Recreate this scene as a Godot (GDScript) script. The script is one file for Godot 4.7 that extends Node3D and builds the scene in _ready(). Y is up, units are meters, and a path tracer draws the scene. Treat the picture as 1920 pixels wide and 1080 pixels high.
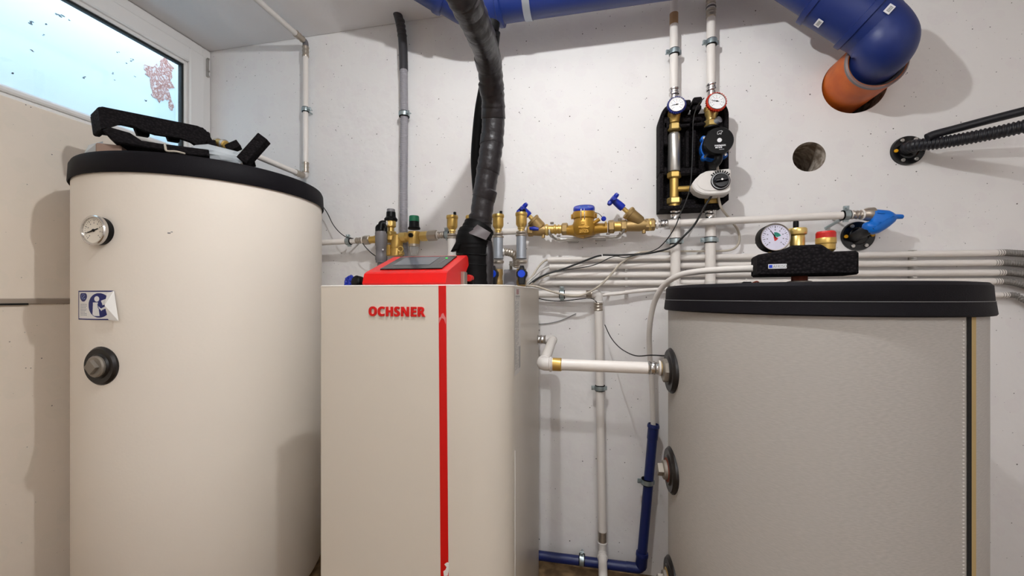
extends Node3D
# Basement plant room. World: back wall is the plane z = 0, x runs along it, y is up, floor y = 0, metres.
const EYE := 1.264        # camera height
const DIST := 1.9         # camera to back wall
const YAW := 0.207
const FOC := 750.0        # focal length in pixels of the 1920 x 1080 frame
const HOR := 555.0        # image row of the horizon
const CEIL := 2.671
const XL := -2.12         # left wall face under the window
const XW := -2.19         # window plane
const XR := 2.3
const ZF := 3.6
var ORG := Vector3.ZERO   # base of the thing being built
var M := {}
var rng := RandomNumberGenerator.new()
var LID := 0.0

# ---------- measuring ----------
func ray(px: float, py: float) -> Vector3:
	var u := (px - 960.0) / FOC
	var v := (HOR - py) / FOC
	return Vector3(u * cos(YAW) - sin(YAW), v, -u * sin(YAW) - cos(YAW))
# the point at z metres in front of the back wall that stands at that place of the photograph
func P(px: float, py: float, z: float) -> Vector3:
	var d := ray(px, py)
	return Vector3(0, EYE, DIST) + d * ((z - DIST) / d.z)
func PX(px: float, py: float, x: float) -> Vector3:
	var d := ray(px, py)
	return Vector3(0, EYE, DIST) + d * (x / d.x)
func PT(px: float, py: float, t: float) -> Vector3:
	return Vector3(0, EYE, DIST) + ray(px, py) * t
# angle round an upright cylinder (measured from +x towards +z) and height
func on_cyl(c: Vector3, r: float, px: float, py: float) -> Vector2:
	var d := ray(px, py)
	var o := Vector2(0 - c.x, DIST - c.z)
	var e := Vector2(d.x, d.z)
	var a := e.dot(e)
	var b := 2.0 * o.dot(e)
	var k := o.dot(o) - r * r
	var disc: float = max(b * b - 4.0 * a * k, 0.0)
	var t := (-b - sqrt(disc)) / (2.0 * a)
	var h := o + e * t
	return Vector2(atan2(h.y, h.x), EYE + d.y * t)

# ---------- shapes ----------
func mk() -> SurfaceTool:
	var st := SurfaceTool.new()
	st.begin(Mesh.PRIMITIVE_TRIANGLES)
	return st
func vert(st: SurfaceTool, p: Vector3, g: int, uv: Vector2) -> void:
	st.set_smooth_group(g)
	st.set_uv(uv)
	st.add_vertex(p - ORG)
# corners counter-clockwise seen from outside
func tri(st: SurfaceTool, a: Vector3, b: Vector3, c: Vector3, g := -1, ua := Vector2.ZERO, ub := Vector2.ZERO, uc := Vector2.ZERO) -> void:
	if (b - a).cross(c - a).length_squared() < 1e-16:
		return
	vert(st, a, g, ua)
	vert(st, c, g, uc)
	vert(st, b, g, ub)
func quad(st: SurfaceTool, a: Vector3, b: Vector3, c: Vector3, d: Vector3, g := -1, u0 := Vector2(0, 1), u1 := Vector2(1, 1), u2 := Vector2(1, 0), u3 := Vector2(0, 0)) -> void:
	tri(st, a, b, c, g, u0, u1, u2)
	tri(st, a, c, d, g, u0, u2, u3)
func tri_out(st: SurfaceTool, a: Vector3, b: Vector3, c: Vector3, mid: Vector3, g := -1) -> void:
	if (b - a).cross(c - a).dot((a + b + c) / 3.0 - mid) < 0.0:
		tri(st, a, c, b, g)
	else:
		tri(st, a, b, c, g)
func quad_out(st: SurfaceTool, a: Vector3, b: Vector3, c: Vector3, d: Vector3, mid: Vector3, g := -1) -> void:
	if (b - a).cross(c - a).dot((a + b + c + d) / 4.0 - mid) < 0.0:
		quad(st, a, d, c, b, g)
	else:
		quad(st, a, b, c, d, g)
# a frame at o whose y axis is dir
func ax(o: Vector3, dir: Vector3, ref := Vector3(0, 0, 1)) -> Transform3D:
	var y := dir.normalized()
	if absf(y.dot(ref)) > 0.98:
		ref = Vector3(0, 1, 0) if absf(y.y) < 0.9 else Vector3(1, 0, 0)
	var x := y.cross(ref).normalized()
	var z := x.cross(y)
	return Transform3D(Basis(x, y, z), o)
# a frame whose z axis looks along face and whose y axis is as upright as it can be
func facing(o: Vector3, face: Vector3, up := Vector3.UP) -> Transform3D:
	var z := face.normalized()
	var x := up.cross(z).normalized()
	return Transform3D(Basis(x, z.cross(x), z), o)
# profile: [radius, height] pairs from bottom to top about the local y axis
func lathe(st: SurfaceTool, prof: Array, xf: Transform3D, n := 24, flat := false) -> void:
	var g := 1
	var last := Vector2.ZERO
	for i in prof.size() - 1:
		var r0: float = prof[i][0]
		var h0: float = prof[i][1]
		var r1: float = prof[i + 1][0]
		var h1: float = prof[i + 1][1]
		var dir := Vector2(r1 - r0, h1 - h0)
		if dir.length() < 1e-7:
			continue
		dir = dir.normalized()
		if last != Vector2.ZERO and last.dot(dir) < 0.8:
			g += 1
		last = dir
		for j in n:
			var a0 := TAU * j / n
			var a1 := TAU * (j + 1) / n
			var p00 := xf * Vector3(cos(a0) * r0, h0, -sin(a0) * r0)
			var p01 := xf * Vector3(cos(a1) * r0, h0, -sin(a1) * r0)
			var p10 := xf * Vector3(cos(a0) * r1, h1, -sin(a0) * r1)
			var p11 := xf * Vector3(cos(a1) * r1, h1, -sin(a1) * r1)
			quad(st, p00, p01, p11, p10, -1 if flat else g)
func rod(st: SurfaceTool, a: Vector3, b: Vector3, r: float, n := 18, bev := 0.0) -> void:
	var L := a.distance_to(b)
	if bev <= 0.0:
		lathe(st, [[0.0, 0.0], [r, 0.0], [r, L], [0.0, L]], ax(a, b - a), n)
	else:
		lathe(st, [[0.0, 0.0], [r - bev, 0.0], [r, bev], [r, L - bev], [r - bev, L], [0.0, L]], ax(a, b - a), n)
func hexa(st: SurfaceTool, a: Vector3, b: Vector3, r: float, n := 6) -> void:
	var L := a.distance_to(b)
	var c := minf(L * 0.18, r * 0.16)
	lathe(st, [[0.0, 0.0], [r - c, 0.0], [r, c], [r, L - c], [r - c, L], [0.0, L]], ax(a, b - a), n, true)
func torus(st: SurfaceTool, R: float, r: float, xf: Transform3D, n := 32, m := 10) -> void:
	var prof := []
	for k in m + 1:
		var a := TAU * k / m
		prof.append([R + cos(a) * r, sin(a) * r])
	lathe(st, prof, xf, n)
func tube(st: SurfaceTool, pts: Array, rad, n := 14, caps := true) -> void:
	var t0: Vector3 = (pts[1] - pts[0]).normalized()
	var up := Vector3(0.13, 0.97, 0.21).normalized()
	if absf(t0.dot(up)) > 0.9:
		up = Vector3(0.97, 0.1, 0.2).normalized()
	var x := t0.cross(up).normalized()
	var prev := []
	for i in pts.size():
		var t: Vector3
		if i == 0:
			t = t0
		elif i == pts.size() - 1:
			t = (pts[i] - pts[i - 1]).normalized()
		else:
			t = ((pts[i + 1] - pts[i]).normalized() + (pts[i] - pts[i - 1]).normalized()).normalized()
		x = (x - t * x.dot(t)).normalized()
		var y := t.cross(x)
		var r: float = rad[i] if rad is Array else rad
		var ring := []
		for j in n:
			var a := TAU * j / n
			ring.append(pts[i] + (x * cos(a) + y * sin(a)) * r)
		if i > 0:
			for j in n:
				var k := (j + 1) % n
				quad(st, prev[j], prev[k], ring[k], ring[j], 1)
		if caps and (i == 0 or i == pts.size() - 1):
			for j in n:
				var k := (j + 1) % n
				if i == 0:
					tri(st, pts[i], ring[k], ring[j], -1)
				else:
					tri(st, pts[i], ring[j], ring[k], -1)
		prev = ring
# polyline with rounded corners
func fillet(pts: Array, rad: float, seg := 7) -> Array:
	var o := [pts[0]]
	for i in range(1, pts.size() - 1):
		var a: Vector3 = pts[i - 1]
		var b: Vector3 = pts[i]
		var c: Vector3 = pts[i + 1]
		var r := minf(rad, minf(a.distance_to(b), b.distance_to(c)) * 0.49)
		var p := b + (a - b).normalized() * r
		var q := b + (c - b).normalized() * r
		for k in seg + 1:
			var s := float(k) / seg
			o.append(p.lerp(b, s).lerp(b.lerp(q, s), s))
	o.append(pts[-1])
	return o
func spline(pts: Array, n := 8) -> Array:
	var o := []
	for i in pts.size() - 1:
		var p0: Vector3 = pts[max(i - 1, 0)]
		var p1: Vector3 = pts[i]
		var p2: Vector3 = pts[i + 1]
		var p3: Vector3 = pts[min(i + 2, pts.size() - 1)]
		for k in n:
			o.append(p1.cubic_interpolate(p2, p0, p3, float(k) / n))
	o.append(pts[-1])
	return o
# ribbed hose along a path
func ribbed(st: SurfaceTool, pts: Array, r: float, pitch: float, depth: float, n := 14) -> void:
	var dense := []
	var rr := []
	var L := 0.0
	for i in pts.size() - 1:
		L += pts[i].distance_to(pts[i + 1])
	var steps := int(L / pitch * 4.0)
	var seg := 0
	var gone := 0.0
	for k in steps + 1:
		var want := L * k / steps
		while seg < pts.size() - 2 and gone + pts[seg].distance_to(pts[seg + 1]) < want:
			gone += pts[seg].distance_to(pts[seg + 1])
			seg += 1
		var s: float = (want - gone) / max(pts[seg].distance_to(pts[seg + 1]), 1e-6)
		dense.append(pts[seg].lerp(pts[seg + 1], s))
		rr.append(r - depth * [0.0, 0.1, 1.0, 0.9][k % 4])
	tube(st, dense, rr, n)
# box with chamfered edges
func box(st: SurfaceTool, size: Vector3, xf: Transform3D, b := 0.003) -> void:
	var h := size * 0.5
	b = minf(b, minf(h.x, minf(h.y, h.z)) * 0.9)
	var pt := func(s: Vector3, axis: int) -> Vector3:
		var p := h - Vector3(b, b, b)
		p[axis] = h[axis]
		return xf * (p * s)
	var mid := xf.origin
	for a in 3:
		var c1 := (a + 1) % 3
		var c2 := (a + 2) % 3
		for s in [-1.0, 1.0]:
			var q := []
			for k in [[-1, -1], [1, -1], [1, 1], [-1, 1]]:
				var sg := Vector3.ZERO
				sg[a] = s
				sg[c1] = k[0]
				sg[c2] = k[1]
				q.append(pt.call(sg, a))
			quad_out(st, q[0], q[1], q[2], q[3], mid)
			for s2 in [-1.0, 1.0]:
				var e0 := Vector3.ZERO
				e0[a] = s
				e0[c1] = s2
				e0[c2] = -1
				var e1 := e0
				e1[c2] = 1
				quad_out(st, pt.call(e0, a), pt.call(e1, a), pt.call(e1, c1), pt.call(e0, c1), mid)
	for sx in [-1.0, 1.0]:
		for sy in [-1.0, 1.0]:
			for sz in [-1.0, 1.0]:
				var s := Vector3(sx, sy, sz)
				tri_out(st, pt.call(s, 0), pt.call(s, 1), pt.call(s, 2), mid)
func slab(st: SurfaceTool, lo: Vector3, hi: Vector3, b := 0.003) -> void:
	box(st, hi - lo, Transform3D(Basis(), (lo + hi) * 0.5), b)
func inset(poly: PackedVector2Array, d: float) -> PackedVector2Array:
	var o := PackedVector2Array()
	var n := poly.size()
	for i in n:
		var e0 := (poly[i] - poly[(i + n - 1) % n]).normalized()
		var e1 := (poly[(i + 1) % n] - poly[i]).normalized()
		var n0 := Vector2(-e0.y, e0.x)
		var n1 := Vector2(-e1.y, e1.x)
		var m := (n0 + n1).normalized()
		o.append(poly[i] + m * (d / max(m.dot(n0), 0.4)))
	return o
# outline in the local xy plane pushed along local +z, front edge chamfered
func prism(st: SurfaceTool, poly: PackedVector2Array, depth: float, xf: Transform3D, bev := 0.0, smooth := false) -> void:
	if Geometry2D.is_polygon_clockwise(poly):
		poly.reverse()
	var n := poly.size()
	var top := inset(poly, bev) if bev > 0.0 else poly
	var idx := Geometry2D.triangulate_polygon(top)
	for k in range(0, idx.size(), 3):
		var a := top[idx[k]]
		var b := top[idx[k + 1]]
		var c := top[idx[k + 2]]
		if (b - a).cross(c - a) < 0.0:
			var s := b
			b = c
			c = s
		tri(st, xf * Vector3(a.x, a.y, depth), xf * Vector3(b.x, b.y, depth), xf * Vector3(c.x, c.y, depth))
		if bev <= 0.0:
			tri(st, xf * Vector3(a.x, a.y, 0), xf * Vector3(c.x, c.y, 0), xf * Vector3(b.x, b.y, 0))
	if bev > 0.0:
		idx = Geometry2D.triangulate_polygon(poly)
		for k in range(0, idx.size(), 3):
			var a := poly[idx[k]]
			var b := poly[idx[k + 1]]
			var c := poly[idx[k + 2]]
			if (b - a).cross(c - a) < 0.0:
				var s := b
				b = c
				c = s
			tri(st, xf * Vector3(a.x, a.y, 0), xf * Vector3(c.x, c.y, 0), xf * Vector3(b.x, b.y, 0))
	for i in n:
		var p := poly[i]
		var q := poly[(i + 1) % n]
		quad(st, xf * Vector3(p.x, p.y, 0), xf * Vector3(q.x, q.y, 0), xf * Vector3(q.x, q.y, depth - bev), xf * Vector3(p.x, p.y, depth - bev), 3 if smooth else -1)
		if bev > 0.0:
			var r := top[i]
			var s := top[(i + 1) % n]
			quad(st, xf * Vector3(p.x, p.y, depth - bev), xf * Vector3(q.x, q.y, depth - bev), xf * Vector3(s.x, s.y, depth), xf * Vector3(r.x, r.y, depth), 4 if smooth else -1)
func arc(poly: PackedVector2Array, c: Vector2, rx: float, ry: float, a0: float, a1: float, n := 10) -> void:
	for k in n + 1:
		var a := deg_to_rad(lerpf(a0, a1, float(k) / n))
		poly.append(c + Vector2(cos(a) * rx, sin(a) * ry))
func round_rect(w: float, h: float, r: float, n := 6) -> PackedVector2Array:
	var o := PackedVector2Array()
	arc(o, Vector2(w / 2 - r, h / 2 - r), r, r, 0, 90, n)
	arc(o, Vector2(-w / 2 + r, h / 2 - r), r, r, 90, 180, n)
	arc(o, Vector2(-w / 2 + r, -h / 2 + r), r, r, 180, 270, n)
	arc(o, Vector2(w / 2 - r, -h / 2 + r), r, r, 270, 360, n)
	return o
# flat disc with a picture on it, facing local +z
func disc(st: SurfaceTool, r: float, xf: Transform3D, n := 36) -> void:
	for j in n:
		var a := TAU * j / n
		var b := TAU * (j + 1) / n
		tri(st, xf.origin, xf * Vector3(cos(a) * r, sin(a) * r, 0), xf * Vector3(cos(b) * r, sin(b) * r, 0), -1, Vector2(0.5, 0.5), Vector2(0.5 + cos(a) * 0.5, 0.5 - sin(a) * 0.5), Vector2(0.5 + cos(b) * 0.5, 0.5 - sin(b) * 0.5))
# patch of an upright cylinder wall between two angles, u running left to right as seen from outside
func cyl_patch(st: SurfaceTool, c: Vector3, r: float, a0: float, a1: float, y0: float, y1: float, n := 10) -> void:
	for k in n:
		var s0 := float(k) / n
		var s1 := float(k + 1) / n
		var p := lerpf(a0, a1, s0)
		var q := lerpf(a0, a1, s1)
		var A := Vector3(c.x + cos(p) * r, 0, c.z + sin(p) * r)
		var B := Vector3(c.x + cos(q) * r, 0, c.z + sin(q) * r)
		quad(st, A + Vector3(0, y0, 0), B + Vector3(0, y0, 0), B + Vector3(0, y1, 0), A + Vector3(0, y1, 0), 1, Vector2(s0, 1), Vector2(s1, 1), Vector2(s1, 0), Vector2(s0, 0))

# ---------- objects ----------
func thing(called: String, label: String, category: String, at: Vector3, group := "") -> Node3D:
	var o := Node3D.new()
	o.name = numbered(called)
	o.position = at
	add_child(o, true)
	ORG = at
	o.set_meta("label", label)
	o.set_meta("category", category)
	if group:
		o.set_meta("group", group)
	return o
var used := {}
func numbered(called: String) -> String:
	var k: int = used.get(called, 0)
	used[called] = k + 1
	return called if k == 0 else "%s_%03d" % [called, k]
func put(called: String, st: SurfaceTool, m: Material, parent: Node3D, label := "") -> MeshInstance3D:
	st.generate_normals()
	var o := MeshInstance3D.new()
	o.name = called
	o.mesh = st.commit()
	o.mesh.surface_set_material(0, m)
	if parent == self:
		o.name = numbered(called)
		o.position = ORG
	else:
		var k := 0
		while parent.has_node(NodePath(o.name)):
			k += 1
			o.name = "%s_%03d" % [called, k]
	parent.add_child(o, true)
	if label:
		o.set_meta("label", label)
	return o
# one-mesh thing
func solo(called: String, label: String, category: String, at: Vector3, st_fill: Callable, m: Material, group := "") -> MeshInstance3D:
	ORG = at
	var st := mk()
	st_fill.call(st)
	var o := put(called, st, m, self)
	o.set_meta("label", label)
	o.set_meta("category", category)
	if group:
		o.set_meta("group", group)
	return o
func struct(called: String, st: SurfaceTool, m: Material, label := "") -> MeshInstance3D:
	var o := put(called, st, m, self)
	o.set_meta("kind", "structure")
	if label:
		o.set_meta("label", label)
	return o
func words(called: String, s: String, size: float, deep: float, xf: Transform3D, m: Material, parent: Node3D, bold := 0.0, stretch := 1.0) -> MeshInstance3D:
	var t := TextMesh.new()
	t.text = s
	var f := SystemFont.new()
	f.font_names = PackedStringArray(["Droid Sans"])
	if bold > 0.0:
		f.font_weight = 800
		var v := FontVariation.new()
		v.base_font = f
		v.variation_embolden = bold
		t.font = v
	else:
		t.font = f
	t.font_size = 64
	t.pixel_size = size / 46.0
	t.depth = deep
	t.material = m
	var o := MeshInstance3D.new()
	o.name = called
	o.mesh = t
	parent.add_child(o, true)
	o.transform = Transform3D(xf.basis.scaled_local(Vector3(stretch, 1, 1)), xf.origin - ORG)
	return o

# ---------- materials ----------
func mat(n: String, c: Color, rough: float, metal := 0.0) -> StandardMaterial3D:
	var m := StandardMaterial3D.new()
	m.resource_name = n
	m.albedo_color = c
	m.roughness = rough
	m.metallic = metal
	M[n] = m
	return m
func noise_tex(freq: float, seed_: int, ramp: Array, kind := FastNoiseLite.TYPE_SIMPLEX, size := 512, normal := 0.0, oct := 3) -> NoiseTexture2D:
	var f := FastNoiseLite.new()
	f.noise_type = kind
	f.frequency = freq
	f.seed = seed_
	f.fractal_octaves = oct
	var t := NoiseTexture2D.new()
	t.width = size
	t.height = size
	t.seamless = true
	t.noise = f
	if normal > 0.0:
		t.as_normal_map = true
		t.bump_strength = normal
	elif ramp:
		var g := Gradient.new()
		var off := PackedFloat32Array()
		var col := PackedColorArray()
		for r in ramp:
			off.append(r[0])
			col.append(r[1])
		g.offsets = off
		g.colors = col
		t.color_ramp = g
	return t
func tri_map(m: StandardMaterial3D, s: float, world := true) -> void:
	m.uv1_triplanar = true
	m.uv1_world_triplanar = world
	m.uv1_scale = Vector3(s, s, s)
func spot(im: Image, cx: float, cy: float, r: float, c: Color, amount := 1.0) -> void:
	var w := im.get_width()
	var h := im.get_height()
	for y in range(int(cy - r - 1), int(cy + r + 2)):
		for x in range(int(cx - r - 1), int(cx + r + 2)):
			var d := Vector2(x + 0.5 - cx, y + 0.5 - cy).length()
			var k: float = clampf(r - d + 0.5, 0.0, 1.0) * amount
			if k > 0.0:
				var X := posmod(x, w)
				var Y := posmod(y, h)
				im.set_pixel(X, Y, im.get_pixel(X, Y).lerp(c, k))
func line(im: Image, a: Vector2, b: Vector2, r: float, c: Color) -> void:
	var n := int(a.distance_to(b) / max(r * 0.5, 0.5)) + 1
	for k in n + 1:
		var p := a.lerp(b, float(k) / n)
		spot(im, p.x, p.y, r, c)
func wall_tex(base: Color, seed_: int, count: int) -> ImageTexture:
	var im := Image.create(1024, 1024, false, Image.FORMAT_RGB8)
	im.fill(base)
	rng.seed = seed_
	for k in 260:   # faint uneven paint
		var c := base.lightened(0.04) if k % 2 else base.darkened(0.02)
		spot(im, rng.randf() * 1024, rng.randf() * 1024, rng.randf_range(10, 40), c, 0.25)
	for k in count:
		var x := rng.randf() * 1024
		var y := rng.randf() * 1024
		var r := 0.6 + pow(rng.randf(), 4.0) * 2.0
		spot(im, x + 1, y + 1.4, r * 1.1, base.lightened(0.5), 0.6)  # bright lower rim of each pit, a lit edge painted into the colour
		spot(im, x, y, r, Color(0.2, 0.17, 0.16), rng.randf_range(0.35, 0.9))
	return ImageTexture.create_from_image(im)
func dial_tex(kind: int) -> ImageTexture:
	var im := Image.create(160, 160, false, Image.FORMAT_RGB8)
	var face: Color = [Color(0.93, 0.9, 0.84), Color(0.95, 0.95, 0.95), Color(0.84, 0.83, 0.9)][kind]
	im.fill(face)
	var ink := Color(0.15, 0.14, 0.15)
	var n := 25
	for k in n:
		var a := deg_to_rad(225.0 - 270.0 * k / (n - 1))
		var big := k % 3 == 0
		var d := Vector2(cos(a), -sin(a))
		line(im, Vector2(80, 80) + d * 70, Vector2(80, 80) + d * (58 if big else 64), 1.4 if big else 0.8, ink)
		if big:
			spot(im, 80 + d.x * 46, 80 + d.y * 46, 3.6, ink.lightened(0.15))
			spot(im, 80 + d.x * 46, 80 + d.y * 46, 1.6, face)
	if kind == 1:
		for k in 12:
			var a := deg_to_rad(200.0 - 12.0 * k)
			spot(im, 80 + cos(a) * 30, 80 - sin(a) * 30, 2, Color(0.8, 0.2, 0.15) if k > 7 else Color(0.3, 0.4, 0.7), 0.6)
	if kind == 2:
		for k in 60:       # green and red sectors
			var a := deg_to_rad(100.0 - 80.0 * k / 60.0)
			line(im, Vector2(80 + cos(a) * 10, 82 - sin(a) * 10), Vector2(80 + cos(a) * 32, 82 - sin(a) * 32), 1.2, Color(0.05, 0.5, 0.42))
		for k in 40:
			var a := deg_to_rad(-20.0 - 60.0 * k / 40.0)
			line(im, Vector2(72, 76), Vector2(72 + cos(a) * 24, 78 - sin(a) * 24), 1.2, Color(0.78, 0.14, 0.12))
	return ImageTexture.create_from_image(im)
func textured(n: String, t: Texture2D, rough := 0.5) -> StandardMaterial3D:
	var m := mat(n, Color.WHITE, rough)
	m.albedo_texture = t
	return m
func materials() -> void:
	var w := mat("painted_concrete", Color(1, 1, 1), 0.92)
	w.albedo_texture = wall_tex(Color(0.925, 0.91, 0.905), 5, 300)
	w.normal_enabled = true
	w.normal_texture = noise_tex(0.012, 3, [], FastNoiseLite.TYPE_SIMPLEX, 512, 3.0, 4)
	w.normal_scale = 0.35
	tri_map(w, 1.0)
	var w2 := mat("cream_concrete", Color(1, 1, 1), 0.92)
	w2.albedo_texture = wall_tex(Color(0.93, 0.885, 0.825), 9, 110)
	w2.normal_enabled = true
	w2.normal_texture = w.normal_texture
	w2.normal_scale = 0.3
	tri_map(w2, 1.0)
	var ce := mat("ceiling_paint", Color(0.9, 0.885, 0.88), 0.95)
	ce.normal_enabled = true
	ce.normal_texture = w.normal_texture
	ce.normal_scale = 0.25
	tri_map(ce, 0.8)
	var fl := mat("brown_screed", Color(1, 1, 1), 0.85)
	fl.albedo_texture = noise_tex(0.02, 8, [[0.2, Color(0.40, 0.31, 0.2)], [0.8, Color(0.55, 0.44, 0.3)]], FastNoiseLite.TYPE_SIMPLEX, 512, 0.0, 5)
	tri_map(fl, 1.3)
	var co := mat("bare_concrete", Color(1, 1, 1), 0.95)
	co.albedo_texture = noise_tex(0.03, 18, [[0.25, Color(0.50, 0.44, 0.38)], [0.75, Color(0.80, 0.76, 0.71)]], FastNoiseLite.TYPE_SIMPLEX, 256, 0.0, 4)
	tri_map(co, 3.0)
	mat("core_wall", Color(0.3, 0.24, 0.18), 0.95)
	mat("joint_grey", Color(0.62, 0.57, 0.52), 0.9)
	mat("dark_gap", Color(0.05, 0.045, 0.04), 0.9)
	mat("frame_white", Color(0.93, 0.92, 0.91), 0.35)
	mat("gasket", Color(0.06, 0.08, 0.09), 0.6)
	var gl := mat("pane_glass", Color(0.9, 0.96, 1.0, 0.06), 0.02)
	gl.transparency = BaseMaterial3D.TRANSPARENCY_ALPHA
	var sm := mat("glass_smudge", Color(0.3, 0.33, 0.36, 0.55), 0.9)
	sm.transparency = BaseMaterial3D.TRANSPARENCY_ALPHA
	# shaft render: white coat flaked off a patch of pink brick
	mat("shaft_white", Color(0.9, 0.93, 0.94), 0.9)
	var br := mat("shaft_brick", Color(1, 1, 1), 0.95)
	br.albedo_texture = noise_tex(0.035, 33, [[0.22, Color(0.88, 0.80, 0.78)], [0.38, Color(0.74, 0.52, 0.46)], [0.48, Color(0.60, 0.34, 0.28)], [0.58, Color(0.72, 0.47, 0.42)], [0.66, Color(0.88, 0.84, 0.83)], [0.76, Color(0.70, 0.44, 0.38)]], FastNoiseLite.TYPE_SIMPLEX, 256, 0.0, 5)
	tri_map(br, 2.6)
	# tanks
	var tc := mat("tank_cream", Color(0.945, 0.91, 0.86), 0.55)
	tc.normal_enabled = true
	tc.normal_texture = noise_tex(0.06, 21, [], FastNoiseLite.TYPE_SIMPLEX, 256, 2.0, 2)
	tc.normal_scale = 0.06
	tri_map(tc, 4.0)
	var tg := mat("tank_grey", Color(1, 1, 1), 0.5, 0.0)
	tg.albedo_texture = noise_tex(0.2, 22, [[0.0, Color(0.655, 0.635, 0.61)], [1.0, Color(0.72, 0.70, 0.675)]], FastNoiseLite.TYPE_SIMPLEX, 256, 0.0, 2)
	tg.uv1_triplanar = true
	tg.uv1_world_triplanar = true
	tg.uv1_scale = Vector3(1.2, 7, 1.2)
	var lid := mat("black_lid", Color(0.075, 0.067, 0.084), 0.6)
	lid.normal_enabled = true
	lid.normal_texture = noise_tex(0.25, 23, [], FastNoiseLite.TYPE_SIMPLEX, 256, 3.0, 2)
	lid.normal_scale = 0.12
	tri_map(lid, 5.0)
	var foam := mat("black_foam", Color(1, 1, 1), 0.85)
	foam.albedo_texture = noise_tex(0.09, 24, [[0.0, Color(0.17, 0.15, 0.16)], [0.35, Color(0.085, 0.075, 0.082)], [1.0, Color(0.05, 0.045, 0.05)]], FastNoiseLite.TYPE_CELLULAR, 256, 0.0, 1)
	foam.normal_enabled = true
	foam.normal_texture = noise_tex(0.09, 24, [], FastNoiseLite.TYPE_CELLULAR, 256, 6.0, 1)
	foam.normal_scale = 0.5
	tri_map(foam, 5.0)
	for k in ["black_lid", "black_foam"]:
		M[k].metallic_specular = 0.25
	mat("foam_beige", Color(0.72, 0.62, 0.42), 0.9)
	mat("rubber", Color(0.036, 0.032, 0.034), 0.55)
	mat("rosette", Color(0.075, 0.058, 0.052), 0.4)
	mat("black_plastic", Color(0.04, 0.04, 0.045), 0.4)
	M.black_plastic.metallic_specular = 0.3
	M.rubber.metallic_specular = 0.25
	mat("black_gloss", Color(0.03, 0.03, 0.038), 0.18)
	mat("dark_navy", Color(0.045, 0.045, 0.06), 0.5)
	# wrapped insulation
	var tp := mat("black_tape", Color(0.115, 0.096, 0.106), 0.4)
	tp.normal_enabled = true
	tp.normal_texture = noise_tex(0.02, 41, [], FastNoiseLite.TYPE_SIMPLEX, 256, 6.0, 3)
	tp.normal_scale = 0.35
	tri_map(tp, 4.0)
	mat("grey_tape", Color(0.33, 0.295, 0.30), 0.5)
	# pipes
	mat("pipe_white", Color(0.90, 0.875, 0.85), 0.38)
	mat("pipe_pale", Color(0.83, 0.81, 0.79), 0.45)
	mat("pipe_grey", Color(0.43, 0.42, 0.43), 0.45)
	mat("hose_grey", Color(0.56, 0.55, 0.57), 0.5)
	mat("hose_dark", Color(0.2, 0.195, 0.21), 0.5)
	mat("conduit_dark", Color(0.08, 0.083, 0.11), 0.42)
	mat("conduit_rib", Color(0.52, 0.50, 0.48), 0.55)
	var bl := mat("sewer_blue", Color(0.09, 0.17, 0.42), 0.42)
	bl.normal_enabled = true
	bl.normal_texture = tc.normal_texture
	bl.normal_scale = 0.08
	tri_map(bl, 4.0)
	mat("drain_blue", Color(0.07, 0.13, 0.36), 0.4)
	var og := mat("sewer_orange", Color(1, 1, 1), 0.45)
	og.albedo_texture = noise_tex(0.012, 51, [[0.2, Color(0.72, 0.33, 0.09)], [0.8, Color(0.8, 0.40, 0.13)]], FastNoiseLite.TYPE_SIMPLEX, 256, 0.0, 3)
	tri_map(og, 3.0)
	# metals
	var brs := mat("brass", Color(0.80, 0.66, 0.36), 0.36, 0.7)
	brs.metallic_specular = 0.6
	mat("brass_bright", Color(0.88, 0.76, 0.47), 0.28, 0.75)
	var bz := mat("bronze", Color(0.64, 0.53, 0.34), 0.45, 0.55)
	bz.normal_enabled = true
	bz.normal_texture = noise_tex(0.15, 52, [], FastNoiseLite.TYPE_SIMPLEX, 256, 4.0, 2)
	bz.normal_scale = 0.15
	tri_map(bz, 8.0)
	var mb := mat("meter_brass", Color(0.70, 0.53, 0.20), 0.36, 0.5)
	mb.normal_enabled = true
	mb.normal_texture = bz.normal_texture
	mb.normal_scale = 0.2
	tri_map(mb, 8.0)
	mat("chrome", Color(0.82, 0.81, 0.80), 0.2, 0.95)
	mat("nickel", Color(0.70, 0.66, 0.61), 0.35, 0.8)
	mat("steel", Color(0.74, 0.73, 0.71), 0.3, 0.85)
	var gv := mat("galvanised", Color(0.66, 0.68, 0.71), 0.45, 0.6)
	gv.normal_enabled = true
	gv.normal_texture = bz.normal_texture
	gv.normal_scale = 0.1
	tri_map(gv, 8.0)
	mat("zinc", Color(0.66, 0.71, 0.72), 0.34, 0.75)
	mat("iron_dull", Color(0.56, 0.53, 0.49), 0.55, 0.5)
	mat("rust", Color(0.42, 0.17, 0.08), 0.8)
	mat("rust_tape", Color(0.66, 0.52, 0.38), 0.7)
	# plastics
	mat("blue_handle", Color(0.05, 0.16, 0.62), 0.35)
	mat("blue_button", Color(0.03, 0.25, 0.78), 0.4)
	mat("pump_blue", Color(0.07, 0.38, 0.75), 0.35)
	mat("dial_blue", Color(0.05, 0.13, 0.45), 0.4)
	mat("dial_red", Color(0.74, 0.17, 0.06), 0.4)
	mat("bag_blue", Color(0.0, 0.42, 0.80), 0.4)
	mat("red", Color(0.82, 0.03, 0.02), 0.38)
	mat("console_red", Color(0.83, 0.035, 0.022), 0.36)
	mat("cap_red", Color(0.74, 0.09, 0.06), 0.45)
	mat("cap_green", Color(0.0, 0.43, 0.29), 0.45)
	mat("stripe_worn", Color(0.86, 0.50, 0.50), 0.5)
	mat("screen_grey", Color(0.30, 0.32, 0.35), 0.12)
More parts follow.
